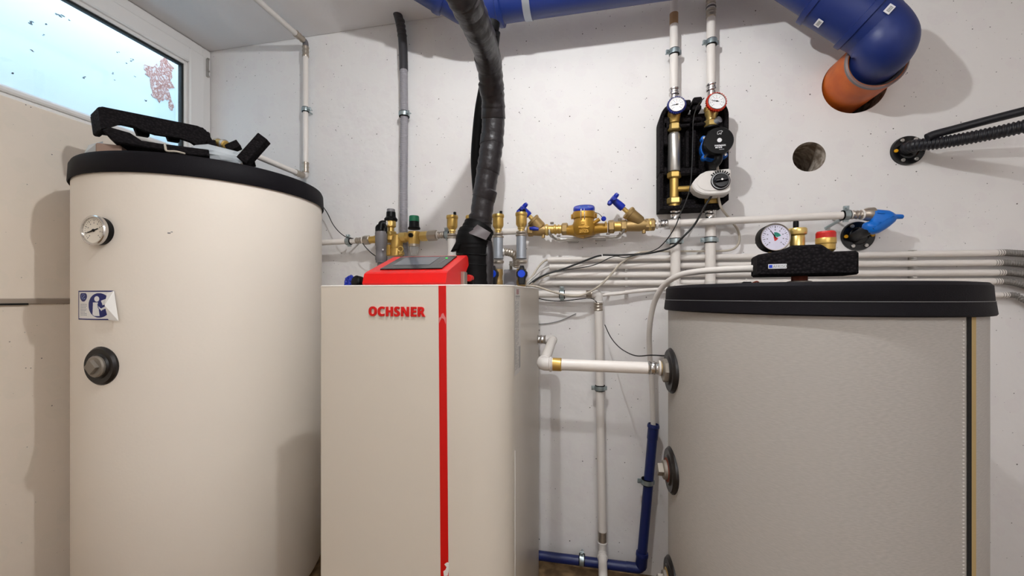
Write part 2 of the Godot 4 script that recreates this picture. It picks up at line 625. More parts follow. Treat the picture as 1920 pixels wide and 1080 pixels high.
	mat("cabinet", Color(0.875, 0.84, 0.785), 0.36)
	mat("cabinet_top", Color(0.87, 0.85, 0.82), 0.4)
	mat("actuator_white", Color(0.85, 0.83, 0.81), 0.4)
	mat("paper", Color(0.92, 0.91, 0.89), 0.8)
	mat("label_white", Color(0.90, 0.90, 0.91), 0.5)
	mat("yellow_cap", Color(0.88, 0.63, 0.03), 0.4)
	mat("trap_grey", Color(0.44, 0.43, 0.44), 0.45)
	mat("cable_black", Color(0.04, 0.04, 0.045), 0.5)
	mat("cable_beige", Color(0.74, 0.70, 0.64), 0.5)
	mat("cable_grey", Color(0.5, 0.5, 0.5), 0.5)
	mat("cardboard", Color(0.60, 0.50, 0.44), 0.9)
	var cup := mat("clear_cup", Color(0.85, 0.86, 0.86, 0.35), 0.1)
	cup.transparency = BaseMaterial3D.TRANSPARENCY_ALPHA
	var fm := mat("plastic_film", Color(0.86, 0.89, 0.91, 0.62), 0.3)
	fm.transparency = BaseMaterial3D.TRANSPARENCY_ALPHA
	textured("dial_cream", dial_tex(0), 0.3)
	textured("dial_white", dial_tex(1), 0.3)
	textured("dial_lilac", dial_tex(2), 0.3)
	var em := mat("green_led", Color(0.1, 0.6, 0.2), 0.4)
	em.emission_enabled = true
	em.emission = Color(0.2, 1.0, 0.35)
	em.emission_energy_multiplier = 0.8
	var lb := mat("bulb_glow", Color(1, 1, 1), 0.4)
	lb.emission_enabled = true
	lb.emission = Color(1.0, 0.97, 0.93)
	lb.emission_energy_multiplier = 3.0
const SKY := 5.2
const LAMP := 0.93
const UNSEEN_STRIP := 2.8
const EXPO := 1.1


func lighting() -> void:
	var cam := Camera3D.new()
	cam.name = "camera"
	cam.projection = Camera3D.PROJECTION_FRUSTUM
	cam.near = 0.05
	cam.far = 60.0
	cam.size = 2.0 * cam.near * 540.0 / FOC
	cam.frustum_offset = Vector2(0, cam.near * (HOR - 540.0) / FOC)
	cam.position = Vector3(0, EYE, DIST)
	cam.rotation.y = YAW
	add_child(cam)
	cam.current = true
	var env := Environment.new()
	var sky := Sky.new()
	var sm := ProceduralSkyMaterial.new()
	sm.sky_top_color = Color(0.73, 0.865, 0.97)
	sm.sky_horizon_color = Color(0.86, 0.94, 0.99)
	sm.ground_bottom_color = Color(0.5, 0.55, 0.56)
	sm.ground_horizon_color = Color(0.75, 0.85, 0.9)
	sm.sky_energy_multiplier = 1.0
	sky.sky_material = sm
	env.background_mode = Environment.BG_SKY
	env.sky = sky
	env.background_energy_multiplier = SKY
	env.tonemap_mode = Environment.TONE_MAPPER_LINEAR
	env.tonemap_exposure = EXPO
	env.sdfgi_enabled = true
	env.ssao_enabled = true
	env.ssil_enabled = true
	var we := WorldEnvironment.new()
	we.name = "world_environment"
	we.environment = env
	add_child(we)
	# the bulb that hangs from the ceiling just above the frame
	var at := Vector3(-0.15, 2.45, 1.24)
	var t := thing("pendant_lamp", "bare bulb hanging from the ceiling on a short white cord", "lamp", Vector3(at.x, CEIL, at.z))
	var st := mk()
	lathe(st, [[0.0, -0.06], [0.018, -0.055], [0.03, -0.035], [0.034, -0.012], [0.03, 0.012], [0.016, 0.036], [0.013, 0.05], [0.0, 0.05]], Transform3D(Basis(), at), 24)
	put("bulb", st, M.bulb_glow, t)
	st = mk()
	lathe(st, [[0.0, 0.048], [0.018, 0.048], [0.02, 0.06], [0.02, 0.1], [0.008, 0.112], [0.0, 0.112]], Transform3D(Basis(), at), 20)
	put("lampholder", st, M.black_plastic, t)
	st = mk()
	rod(st, at + Vector3(0, 0.11, 0), Vector3(at.x, CEIL - 0.02, at.z), 0.004, 8)
	put("cord", st, M.frame_white, t)
	st = mk()
	lathe(st, [[0.0, -0.03], [0.03, -0.028], [0.045, 0.0], [0.0, 0.0]], Transform3D(Basis(), Vector3(at.x, CEIL, at.z)), 24)
	put("ceiling_rose", st, M.frame_white, t)
	var l := OmniLight3D.new()
	l.name = "bulb_light"
	l.light_color = Color(0.985, 0.995, 1.0)
	l.light_energy = LAMP
	l.light_size = 0.02
	l.omni_range = 12.0
	l.omni_attenuation = 2.0
	l.shadow_enabled = true
	add_child(l)
	l.position = at

# unseen strip lamp behind the camera, placed to light the cabinet and tank fronts
func unseen_strip() -> void:
	var at := Vector3(0.55, CEIL, 3.0)
	var t := thing("unseen_strip_light", "unseen strip light out of view behind the camera, lighting the cabinet and tank fronts", "lamp", at)
	var st := mk()
	slab(st, at + Vector3(-0.64, -0.05, -0.05), at + Vector3(0.64, 0.0, 0.05), 0.006)
	put("housing", st, M.frame_white, t)
	st = mk()
	slab(st, at + Vector3(-0.61, -0.066, -0.04), at + Vector3(0.61, -0.048, 0.04), 0.006)
	put("diffuser", st, M.bulb_glow, t)
	st = mk()
	slab(st, at + Vector3(-0.64, -0.062, -0.045), at + Vector3(-0.61, -0.045, 0.045), 0.004)
	put("end_cap", st, M.frame_white, t)
	st = mk()
	slab(st, at + Vector3(0.61, -0.062, -0.045), at + Vector3(0.64, -0.045, 0.045), 0.004)
	put("end_cap", st, M.frame_white, t)
	var l := AreaLight3D.new()
	l.name = "unseen_strip_lamp"
	l.area_size = Vector2(1.2, 0.08)
	l.light_color = Color(0.985, 0.99, 1.0)
	l.light_energy = UNSEEN_STRIP
	l.area_normalize_energy = true
	l.area_range = 12.0
	l.area_attenuation = 2.0
	l.shadow_enabled = true
	add_child(l)
	l.position = at + Vector3(0, -0.07, 0)
	l.rotation.x = -PI / 2

const HOLES := [[1517.0, 294.0, 0.062], [1602.0, 158.5, 0.118], [1700.0, 283.0, 0.05], [1607.0, 443.0, 0.05]]

func room() -> void:
	# back wall with its core holes
	ORG = Vector3.ZERO
	var w := CSGBox3D.new()
	w.name = "wall_back"
	w.size = Vector3(XR + 0.3 + 2.3, CEIL + 0.2, 0.3)
	w.position = Vector3((XR + 0.3 - 2.3) / 2.0, (CEIL + 0.2) / 2.0, -0.15)
	w.material = M.painted_concrete
	add_child(w)
	w.set_meta("kind", "structure")
	w.set_meta("label", "white painted concrete back wall with two open core holes")
	for h in HOLES:
		var c := CSGCylinder3D.new()
		c.name = "core_hole"
		c.operation = CSGShape3D.OPERATION_SUBTRACTION
		c.radius = h[2]
		c.height = 0.5
		c.sides = 48
		c.material = M.bare_concrete
		w.add_child(c, true)
		var p := P(h[0], h[1], 0.0)
		c.position = Vector3(p.x, p.y, 0.0) - w.position + Vector3(0, 0, 0.0)
		c.rotation.x = PI / 2
	var st := mk()
	slab(st, Vector3(0.2, 0.6, -0.42), Vector3(XR + 0.3, CEIL, -0.3), 0.001)
	struct("wall_behind_holes", st, M.bare_concrete)
	# left wall: the part below the window stands 7 cm proud of the window
	var sill := EYE + 0.734
	st = mk()
	slab(st, Vector3(-2.3, 0, 0), Vector3(XL, sill, ZF), 0.004)
	slab(st, Vector3(-2.3, sill, 1.34), Vector3(XL, CEIL, ZF), 0.004)
	struct("wall_left", st, M.cream_concrete, "cream painted concrete wall under the basement window")
	st = mk()
	var q := PX(60, 566, XL)
	box(st, Vector3(0.012, 0.022, 3.4), Transform3D(Basis(), Vector3(XL + 0.002, q.y + 0.002, 1.72)), 0.003)
	struct("trim_1", st, M.joint_grey, "grey formwork joint running across the left wall")
	st = mk()
	box(st, Vector3(0.008, 0.007, 0.22), Transform3D(Basis(), Vector3(XL + 0.007, q.y - 0.008, 0.9)), 0.001)
	struct("trim_2", st, M.dark_gap, "dark open crack under the formwork joint")
	st = mk()
	slab(st, Vector3(XR, 0, 0), Vector3(XR + 0.3, CEIL + 0.2, ZF), 0.004)
	struct("wall_right", st, M.painted_concrete)
	st = mk()
	slab(st, Vector3(-2.3, 0, ZF), Vector3(XR + 0.3, CEIL + 0.2, ZF + 0.3), 0.004)
	struct("wall_front", st, M.painted_concrete)
	st = mk()
	slab(st, Vector3(-2.3, -0.2, -0.3), Vector3(XR + 0.3, 0, ZF + 0.3), 0.004)
	struct("floor", st, M.brown_screed, "brown bare screed floor")
	st = mk()
	slab(st, Vector3(-2.3, CEIL, 0.0), Vector3(XR + 0.3, CEIL + 0.2, ZF + 0.3), 0.004)
	struct("ceiling", st, M.ceiling_paint, "white painted concrete ceiling")
	# window
	var win := Node3D.new()
	win.name = "window_1"
	win.position = Vector3(XW, sill, 0.67)
	add_child(win)
	win.set_meta("kind", "structure")
	win.set_meta("label", "white framed basement window onto a light shaft")
	ORG = win.position
	var zr := 0.154
	var zl := 1.19
	var y0 := EYE + 0.797
	var y1 := EYE + 1.249
	st = mk()   # fixed frame
	slab(st, Vector3(XW - 0.04, sill, 0.003), Vector3(XW + 0.02, CEIL - 0.003, 0.05), 0.004)
	slab(st, Vector3(XW - 0.04, sill, zl + 0.1), Vector3(XW + 0.02, CEIL - 0.003, 1.34), 0.004)
	slab(st, Vector3(XW - 0.04, CEIL - 0.055, 0.05), Vector3(XW + 0.02, CEIL - 0.003, zl + 0.1), 0.004)
	slab(st, Vector3(XW - 0.04, sill, 0.05), Vector3(XW + 0.02, sill + 0.03, zl + 0.1), 0.004)
	put("window_frame", st, M.frame_white, win)
	st = mk()   # sash
	slab(st, Vector3(XW - 0.03, sill + 0.03, 0.05), Vector3(XW + 0.032, CEIL - 0.055, zr - 0.022), 0.006)
	slab(st, Vector3(XW - 0.03, sill + 0.03, zl), Vector3(XW + 0.032, CEIL - 0.055, zl + 0.1), 0.006)
	slab(st, Vector3(XW - 0.03, y1 + 0.022, zr - 0.022), Vector3(XW + 0.032, CEIL - 0.055, zl), 0.006)
	slab(st, Vector3(XW - 0.03, sill + 0.03, zr - 0.022), Vector3(XW + 0.032, y0 - 0.01, zl), 0.006)
	put("sash", st, M.frame_white, win)
	st = mk()   # stepped glazing bead
	slab(st, Vector3(XW - 0.02, y0 - 0.01, zr - 0.022), Vector3(XW + 0.018, y1 + 0.022, zr - 0.004), 0.004)
	slab(st, Vector3(XW - 0.02, y1 + 0.004, zr - 0.004), Vector3(XW + 0.018, y1 + 0.022, zl), 0.004)
	slab(st, Vector3(XW - 0.02, y0 - 0.01, zr - 0.004), Vector3(XW + 0.012, y0 - 0.002, zl), 0.002)
	put("glazing_bead", st, M.frame_white, win)
	st = mk()
	slab(st, Vector3(XW - 0.015, y0 - 0.002, zr - 0.004), Vector3(XW + 0.01, y1 + 0.004, zr + 0.007), 0.002)
	slab(st, Vector3(XW - 0.015, y1 - 0.006, zr + 0.007), Vector3(XW + 0.01, y1 + 0.004, zl), 0.002)
	put("gasket", st, M.gasket, win)
	st = mk()
	slab(st, Vector3(XW - 0.006, y0 - 0.004, zr), Vector3(XW - 0.002, y1 + 0.004, zl), 0.0005)
	put("pane", st, M.pane_glass, win)
	st = mk()   # dirt on the pane
	rng.seed = 77
	for s in [[110, 28, 16, 6], [58, 42, 6, 5], [84, 45, 9, 4], [130, 37, 3, 3], [82, 66, 5, 3], [60, 95, 4, 3], [24, 137, 3, 3], [160, 145, 7, 4], [222, 97, 6, 3], [248, 112, 7, 5], [212, 137, 3, 3], [237, 118, 4, 3], [252, 143, 4, 3], [272, 189, 7, 4], [214, 150, 3, 2]]:
		for k in 4:
			var c := PX(s[0] + rng.randf_range(-0.5, 0.5) * s[2], s[1] + rng.randf_range(-0.5, 0.5) * s[3], XW - 0.001)
			var r: float = 0.0009 * s[3] * rng.randf_range(0.35, 0.8)
			var e := r * rng.randf_range(1.0, 2.4)
			var xf := Transform3D(Basis(Vector3(0, 0, -1), 0.0), c)
			var poly := PackedVector2Array()
			arc(poly, Vector2.ZERO, e, r, 0, 315, 7)
			prism(st, poly, 0.0006, facing(c, Vector3(1, 0, 0)))
	put("dirt_specks", st, M.glass_smudge, win).set_meta("kind", "stuff")
	st = mk()
	var hz := 0.028
	for k in 3:
		var yy: float = EYE + [1.247, 1.275, 1.345][k]
		rod(st, Vector3(XW + 0.032, yy, hz), Vector3(XW + 0.032, yy + 0.006, hz), 0.007, 10)
	slab(st, Vector3(XW + 0.02, EYE + 1.247, hz - 0.008), Vector3(XW + 0.03, EYE + 1.35, hz + 0.006), 0.002)
	put("hinge", st, M.steel, win)
	# light shaft outside
	st = mk()
	slab(st, Vector3(-3.0, 1.7, -0.5), Vector3(-2.75, 3.25, 2.4), 0.002)
	slab(st, Vector3(-2.75, 1.7, -0.5), Vector3(-2.3, 3.25, -0.25), 0.002)
	slab(st, Vector3(-2.75, 1.7, 2.1), Vector3(-2.3, 3.25, 2.4), 0.002)
	slab(st, Vector3(-2.75, 1.7, -0.25), Vector3(-2.3, 1.85, 2.1), 0.002)
	struct("wall_shaft", st, M.shaft_white, "white coated wall of the light shaft outside the window")
	st = mk()
	rng.seed = 12
	for s in [[300, 152, 34, 44, 0.004], [312, 128, 20, 26, 0.006], [296, 178, 16, 16, 0.005], [278, 132, 12, 12, 0.003], [320, 198, 8, 14, 0.004], [290, 140, 22, 26, 0.005]]:
		var c := PX(s[0], s[1], -2.75)
		var poly := PackedVector2Array()
		for k in 18:
			var a := TAU * k / 18
			var f := rng.randf_range(0.55, 1.0)
			poly.append(Vector2(cos(a) * s[2] * 0.0028 * f, sin(a) * s[3] * 0.0031 * f))
		c.z = maxf(c.z, -0.25 + s[2] * 0.0028)
		prism(st, poly, s[4], facing(Vector3(-2.75, c.y, c.z), Vector3(1, 0, 0)))
	struct("wall_shaft_brick", st, M.shaft_brick, "pinkish brick showing where the shaft coating has flaked off")

const CL := Vector3(-1.648, 0, 0.442)
const RL := 0.428
const CR := Vector3(0.574, 0, 0.601)
const RR := 0.353

func sticker_tex() -> ImageTexture:
	var im := Image.create(320, 220, false, Image.FORMAT_RGB8)
	var navy := Color(0.04, 0.10, 0.42)
	im.fill(navy)
	im.fill_rect(Rect2i(9, 9, 302, 202), Color(0.94, 0.93, 0.92))
	for y in range(18, 88):   # rounded triangular emblem
		for x in range(20, 102):
			var p := Vector2((x - 61) / 40.0, (y - 48) / 34.0)
			var wd := 1.0 if p.y < 0.0 else 1.0 - p.y * 0.35
			if pow(absf(p.x / wd), 2.6) + pow(absf(p.y), 2.6) < 1.0:
				im.set_pixel(x, y, navy)
	var pale := Color(0.62, 0.72, 0.9)
	for k in 26:
		var a := deg_to_rad(30.0 + 300.0 * k / 25.0)
		spot(im, 61 + cos(a) * 21, 46 - sin(a) * 18, 1.8, pale)
	line(im, Vector2(52, 56), Vector2(72, 38), 2.0, pale)
	line(im, Vector2(66, 62), Vector2(80, 62), 1.6, pale)
	rng.seed = 4
	for r in 8:
		var x := 30.0
		var y := 104.0 + r * 11.5
		while x < 96 - (r % 3) * 8:
			var L := rng.randf_range(5, 14)
			line(im, Vector2(x, y), Vector2(minf(x + L, 98), y), 1.3, Color(0.35, 0.38, 0.5))
			x += L + 5
	for y in 220:
		for x in range(112, 310):
			if Vector2((x - 208) / 92.0, (y - 110) / 92.0).length() < 1.0:
				im.set_pixel(x, y, navy)
	var wh := Color(0.95, 0.95, 0.95)
	spot(im, 190, 62, 21, wh)                                   # reader's head
	for y in range(88, 190):
		var f := (y - 88) / 100.0
		for x in range(int(158 - 4 * f), int(200 + 14 * f)):
			if Vector2(x - 208, y - 110).length() < 88:
				im.set_pixel(x, y, wh)
	for k in 9:
		line(im, Vector2(200, 118 + k), Vector2(226, 140 + k), 4, wh)   # arms
		line(im, Vector2(224, 138 + k), Vector2(256, 122 + k), 4, wh)
	for k in 34:                                                # open booklet
		line(im, Vector2(226 + k * 0.25, 76 + k), Vector2(262 + k * 0.25, 62 + k), 1.6, wh)
	line(im, Vector2(228, 90), Vector2(236, 112), 1.5, navy)
	line(im, Vector2(198, 100), Vector2(203, 130), 2.5, navy)
	line(im, Vector2(203, 130), Vector2(222, 148), 2.0, navy)
	return ImageTexture.create_from_image(im)

func needle(st: SurfaceTool, xf: Transform3D, deg: float, front: float, back: float, wd: float) -> void:
	var a := deg_to_rad(deg)
	var d := Vector2(cos(a), sin(a))
	var n := Vector2(-d.y, d.x)
	prism(st, PackedVector2Array([-d * back - n * wd * 0.6, d * front * 0.3 - n * wd, d * front, d * front * 0.3 + n * wd, -d * back + n * wd * 0.6]), 0.0012, xf)

func left_tank() -> void:
	var t := thing("hot_water_tank", "tall cream cylindrical hot water tank with black lid below the window", "tank", CL)
	var top := EYE + 0.2225 * 2.2
	var rim := EYE + 0.1878 * 2.2
	var st := mk()
	lathe(st, [[0.0, 0.03], [RL - 0.01, 0.03], [RL, 0.05], [RL, 0.7], [RL, 1.2], [RL, rim + 0.02]], Transform3D(Basis(), CL), 96)
	var body := put("body", st, M.tank_cream, t)
	for k in 3:
		var a := TAU * k / 3 + 0.4
		st = mk()
		rod(st, CL + Vector3(cos(a) * 0.3, 0, sin(a) * 0.3), CL + Vector3(cos(a) * 0.3, 0.032, sin(a) * 0.3), 0.03, 14)
		put("foot", st, M.black_plastic, t)
	st = mk()
	lathe(st, [[RL - 0.02, rim + 0.03], [RL + 0.001, rim + 0.004], [RL + 0.007, rim], [RL + 0.009, rim + 0.004], [RL + 0.006, top - 0.014], [RL + 0.001, top - 0.003], [RL - 0.014, top], [0.0, top + 0.001]], Transform3D(Basis(), CL), 96)
	put("lid", st, M.black_lid, t)
	# thermometer
	var c := on_cyl(CL, RL, 191, 434)
	var n := Vector3(cos(c.x), 0, sin(c.x))
	var o := Vector3(CL.x, c.y, CL.z) + n * RL
	st = mk()
	var R := 0.0488
	lathe(st, [[0.0, -0.004], [R - 0.003, -0.004], [R - 0.001, 0.016], [0.0, 0.016]], ax(o, n), 40)
	var th := put("thermometer", st, M.black_plastic, t)
	st = mk()
	lathe(st, [[R - 0.004, 0.016], [R, 0.016], [R + 0.001, 0.026], [R - 0.002, 0.029], [R - 0.006, 0.028], [R - 0.007, 0.022]], ax(o, n), 40)
	put("bezel", st, M.chrome, th)
	var f := facing(o + n * 0.0225, n)
	st = mk()
	disc(st, R - 0.006, f)
	put("dial", st, M.dial_cream, th)
	st = mk()
	var nf := facing(o + n * 0.0235, n)
	needle(st, nf, 197, R * 0.7, R * 0.38, 0.0022)
	lathe(st, [[0.005, 0.0], [0.004, 0.003], [0.0, 0.0035]], ax(o + n * 0.0235, n), 14)
	put("needle", st, M.black_plastic, th)
	# sticker with its right end peeled
	var a0 := on_cyl(CL, RL, 148, 573)
	var a1 := on_cyl(CL, RL, 215, 573)
	var y1 := on_cyl(CL, RL, 180, 545).y
	var y0 := on_cyl(CL, RL, 180, 600).y
	st = mk()
	cyl_patch(st, CL, RL + 0.0012, a0.x, a1.x, y0, y1, 12)
	var sk := put("sticker", st, textured("sticker_print", sticker_tex(), 0.5), t, "blue and white read-the-manual sticker")
	st = mk()
	var p0 := Vector3(CL.x + cos(a1.x) * (RL + 0.002), y1, CL.z + sin(a1.x) * (RL + 0.002))
	var a2 := on_cyl(CL, RL, 203, 573)
	var p1 := Vector3(CL.x + cos(a2.x) * (RL + 0.004), y1 - 0.01, CL.z + sin(a2.x) * (RL + 0.004))
	var p2 := Vector3(CL.x + cos(a1.x) * (RL + 0.02), y0 + 0.002, CL.z + sin(a1.x) * (RL + 0.02))
	var a3 := on_cyl(CL, RL, 231, 573)
	var p3 := Vector3(CL.x + cos(a3.x) * (RL + 0.016), y0 - 0.002, CL.z + sin(a3.x) * (RL + 0.016))
	var mid := (p0 + p2) * 0.5 + Vector3(cos(a2.x), 0, sin(a2.x)) * 0.02
	tri(st, p1, p2, mid)
	tri(st, p2, p3, mid)
	tri(st, p3, p0, mid)
	tri(st, p0, p1, mid)
	tri(st, p1, p0, p3)
	tri(st, p1, p3, p2)
	put("peeled_corner", st, M.paper, sk)
	# blind flange below
	c = on_cyl(CL, RL, 190, 686)
	n = Vector3(cos(c.x), 0, sin(c.x))
	o = Vector3(CL.x, c.y, CL.z) + n * RL
	rosette(t, o, n, 0.065)
	st = mk()
	rod(st, o + n * 0.002, o + n * 0.022, 0.036, 24, 0.004)
	lathe(st, [[0.024, 0.02], [0.023, 0.034], [0.0, 0.034]], ax(o, n), 4, true)
	put("blind_plug", st, M.iron_dull, t)
	st = mk()
	torus(st, 0.037, 0.004, ax(o + n * 0.008, n), 24, 6)
	put("rust_ring", st, M.rust, t)
	# lower stub ring hidden near floor is left out; small scuffs
	for s in [[317, 437, 0.003], [322, 435, 0.002]]:
		st = mk()
		var q := on_cyl(CL, RL, s[0], s[1])
		var m2 := Vector3(cos(q.x), 0, sin(q.x))
		var e := round_rect(s[2] * 3.0, s[2] * 1.4, s[2] * 0.6, 3)
		prism(st, e, 0.0006, facing(Vector3(CL.x, q.y, CL.z) + m2 * RL, m2))
		put("scuff", st, M.cable_grey, body)

func rosette(t: Node3D, o: Vector3, n: Vector3, R: float) -> void:
	var st := mk()
	lathe(st, [[R * 0.45, 0.012], [R * 0.6, 0.013], [R * 0.66, 0.008], [R * 0.9, 0.009], [R, 0.002], [R, -0.012]], ax(o, n), 36)
	put("rosette", st, M.rosette, t)

func right_tank() -> void:
	var t := thing("buffer_tank", "squat grey cylindrical buffer tank with black lid on the right", "tank", CR)
	var top := EYE + 0.0305
	var rim := EYE - 0.0426
	var st := mk()
	lathe(st, [[0.0, 0.03], [RR - 0.01, 0.03], [RR, 0.05], [RR, 0.6], [RR, rim + 0.015]], Transform3D(Basis(), CR), 96)
	var body := put("jacket", st, M.tank_grey, t)
	for k in 3:
		var a := TAU * k / 3 + 0.4
		st = mk()
		rod(st, CR + Vector3(cos(a) * 0.25, 0, sin(a) * 0.25), CR + Vector3(cos(a) * 0.25, 0.032, sin(a) * 0.25), 0.03, 14)
		put("foot", st, M.black_plastic, t)
	st = mk()
	var R := 0.363
	lathe(st, [[R - 0.02, rim + 0.02], [R, rim], [R + 0.002, rim + 0.003], [R - 0.001, rim + 0.030], [R - 0.0025, rim + 0.031], [R - 0.002, rim + 0.032], [R - 0.004, top - 0.008], [R - 0.010, top - 0.001], [R - 0.02, top], [R - 0.022, top - 0.004], [R - 0.026, top - 0.004], [R - 0.03, top + 0.001], [0.0, top + 0.002]], Transform3D(Basis(), CR), 112)
	var lid := put("lid", st, M.black_lid, t)
	st = mk()
	torus(st, R - 0.0008, 0.0007, Transform3D(Basis(), CR + Vector3(0, rim + 0.031, 0)), 96, 6)
	put("seam_line", st, M.cable_grey, lid)
	# open zip seam with foam showing
	var a0 := on_cyl(CR, RR, 1812, 800).x
	var a1 := on_cyl(CR, RR, 1820, 800).x
	var a2 := on_cyl(CR, RR, 1829, 800).x
	st = mk()
	cyl_patch(st, CR, RR + 0.0015, a1, a0, 0.06, rim + 0.012, 3)
	put("open_seam", st, M.dark_gap, t)
	st = mk()
	cyl_patch(st, CR, RR + 0.001, a2, a1, 0.06, rim + 0.012, 3)
	put("foam_edge", st, M.foam_beige, t)
	st = mk()
	for k in 150:
		var y := 0.08 + k * 0.0076
		var an := on_cyl(CR, RR, 1806, 800).x
		var p := Vector3(CR.x + cos(an) * RR, y, CR.z + sin(an) * RR)
		box(st, Vector3(0.006, 0.003, 0.002), facing(p, Vector3(cos(an), 0, sin(an))), 0.0006)
	put("zip_teeth", st, M.pipe_pale, t).set_meta("kind", "stuff")
	# side connections on the left flank
	var flank := Vector3(-0.9985, 0, 0.055)
	var ys := [EYE - 0.225, EYE - 0.525, EYE - 0.86]
	for k in 3:
		var y: float = ys[k]
		var o := Vector3(CR.x, y, CR.z) + flank * RR
		rosette(t, o, flank, 0.068)
		if k == 0:
			st = mk()
			rod(st, o, o + flank * 0.01, 0.032, 24, 0.002)
			hexa(st, o + flank * 0.008, o + flank * 0.024, 0.036, 8)
			put("socket", st, M.iron_dull, t)
		else:
			st = mk()
			rod(st, o, o + flank * 0.014, 0.036, 24, 0.002)
			put("socket", st, M.rust if k == 1 else M.brass, t)
			st = mk()
			rod(st, o + flank * 0.012, o + flank * 0.024, 0.028, 24, 0.002)
			lathe(st, [[0.02, 0.0], [0.019, 0.019], [0.0, 0.019]], ax(o + flank * 0.02, flank), 4, true)
			put("blind_plug", st, M.iron_dull, t)
	# small sensor and wires lying in the lid groove
	var q := PT(1400, 527, 1.19)
	q.y = top
	var bt := thing("sensor_plug", "tiny black sensor plug with white cable tie on the buffer tank lid", "sensor", q)
	st = mk()
	box(st, Vector3(0.024, 0.012, 0.014), Transform3D(Basis(), q + Vector3(0, 0.006, 0)), 0.002)
	put("plug_body", st, M.black_plastic, bt)
	st = mk()
	rod(st, q + Vector3(0, 0.006, 0), q + Vector3(0.0, 0.022, 0), 0.0016, 8)
	rod(st, q + Vector3(-0.03, 0.010, 0.0), q + Vector3(0.03, 0.013, 0), 0.0012, 8)
	put("cable_tie", st, M.pipe_white, bt)
	st = mk()
	tube(st, spline([q + Vector3(0.012, 0.005, 0), q + Vector3(0.025, 0.012, 0.004), q + Vector3(0.034, 0.006, 0), q + Vector3(0.03, 0.003, -0.008)], 5), 0.0025, 8)
	put("wire", st, M.rust, bt)

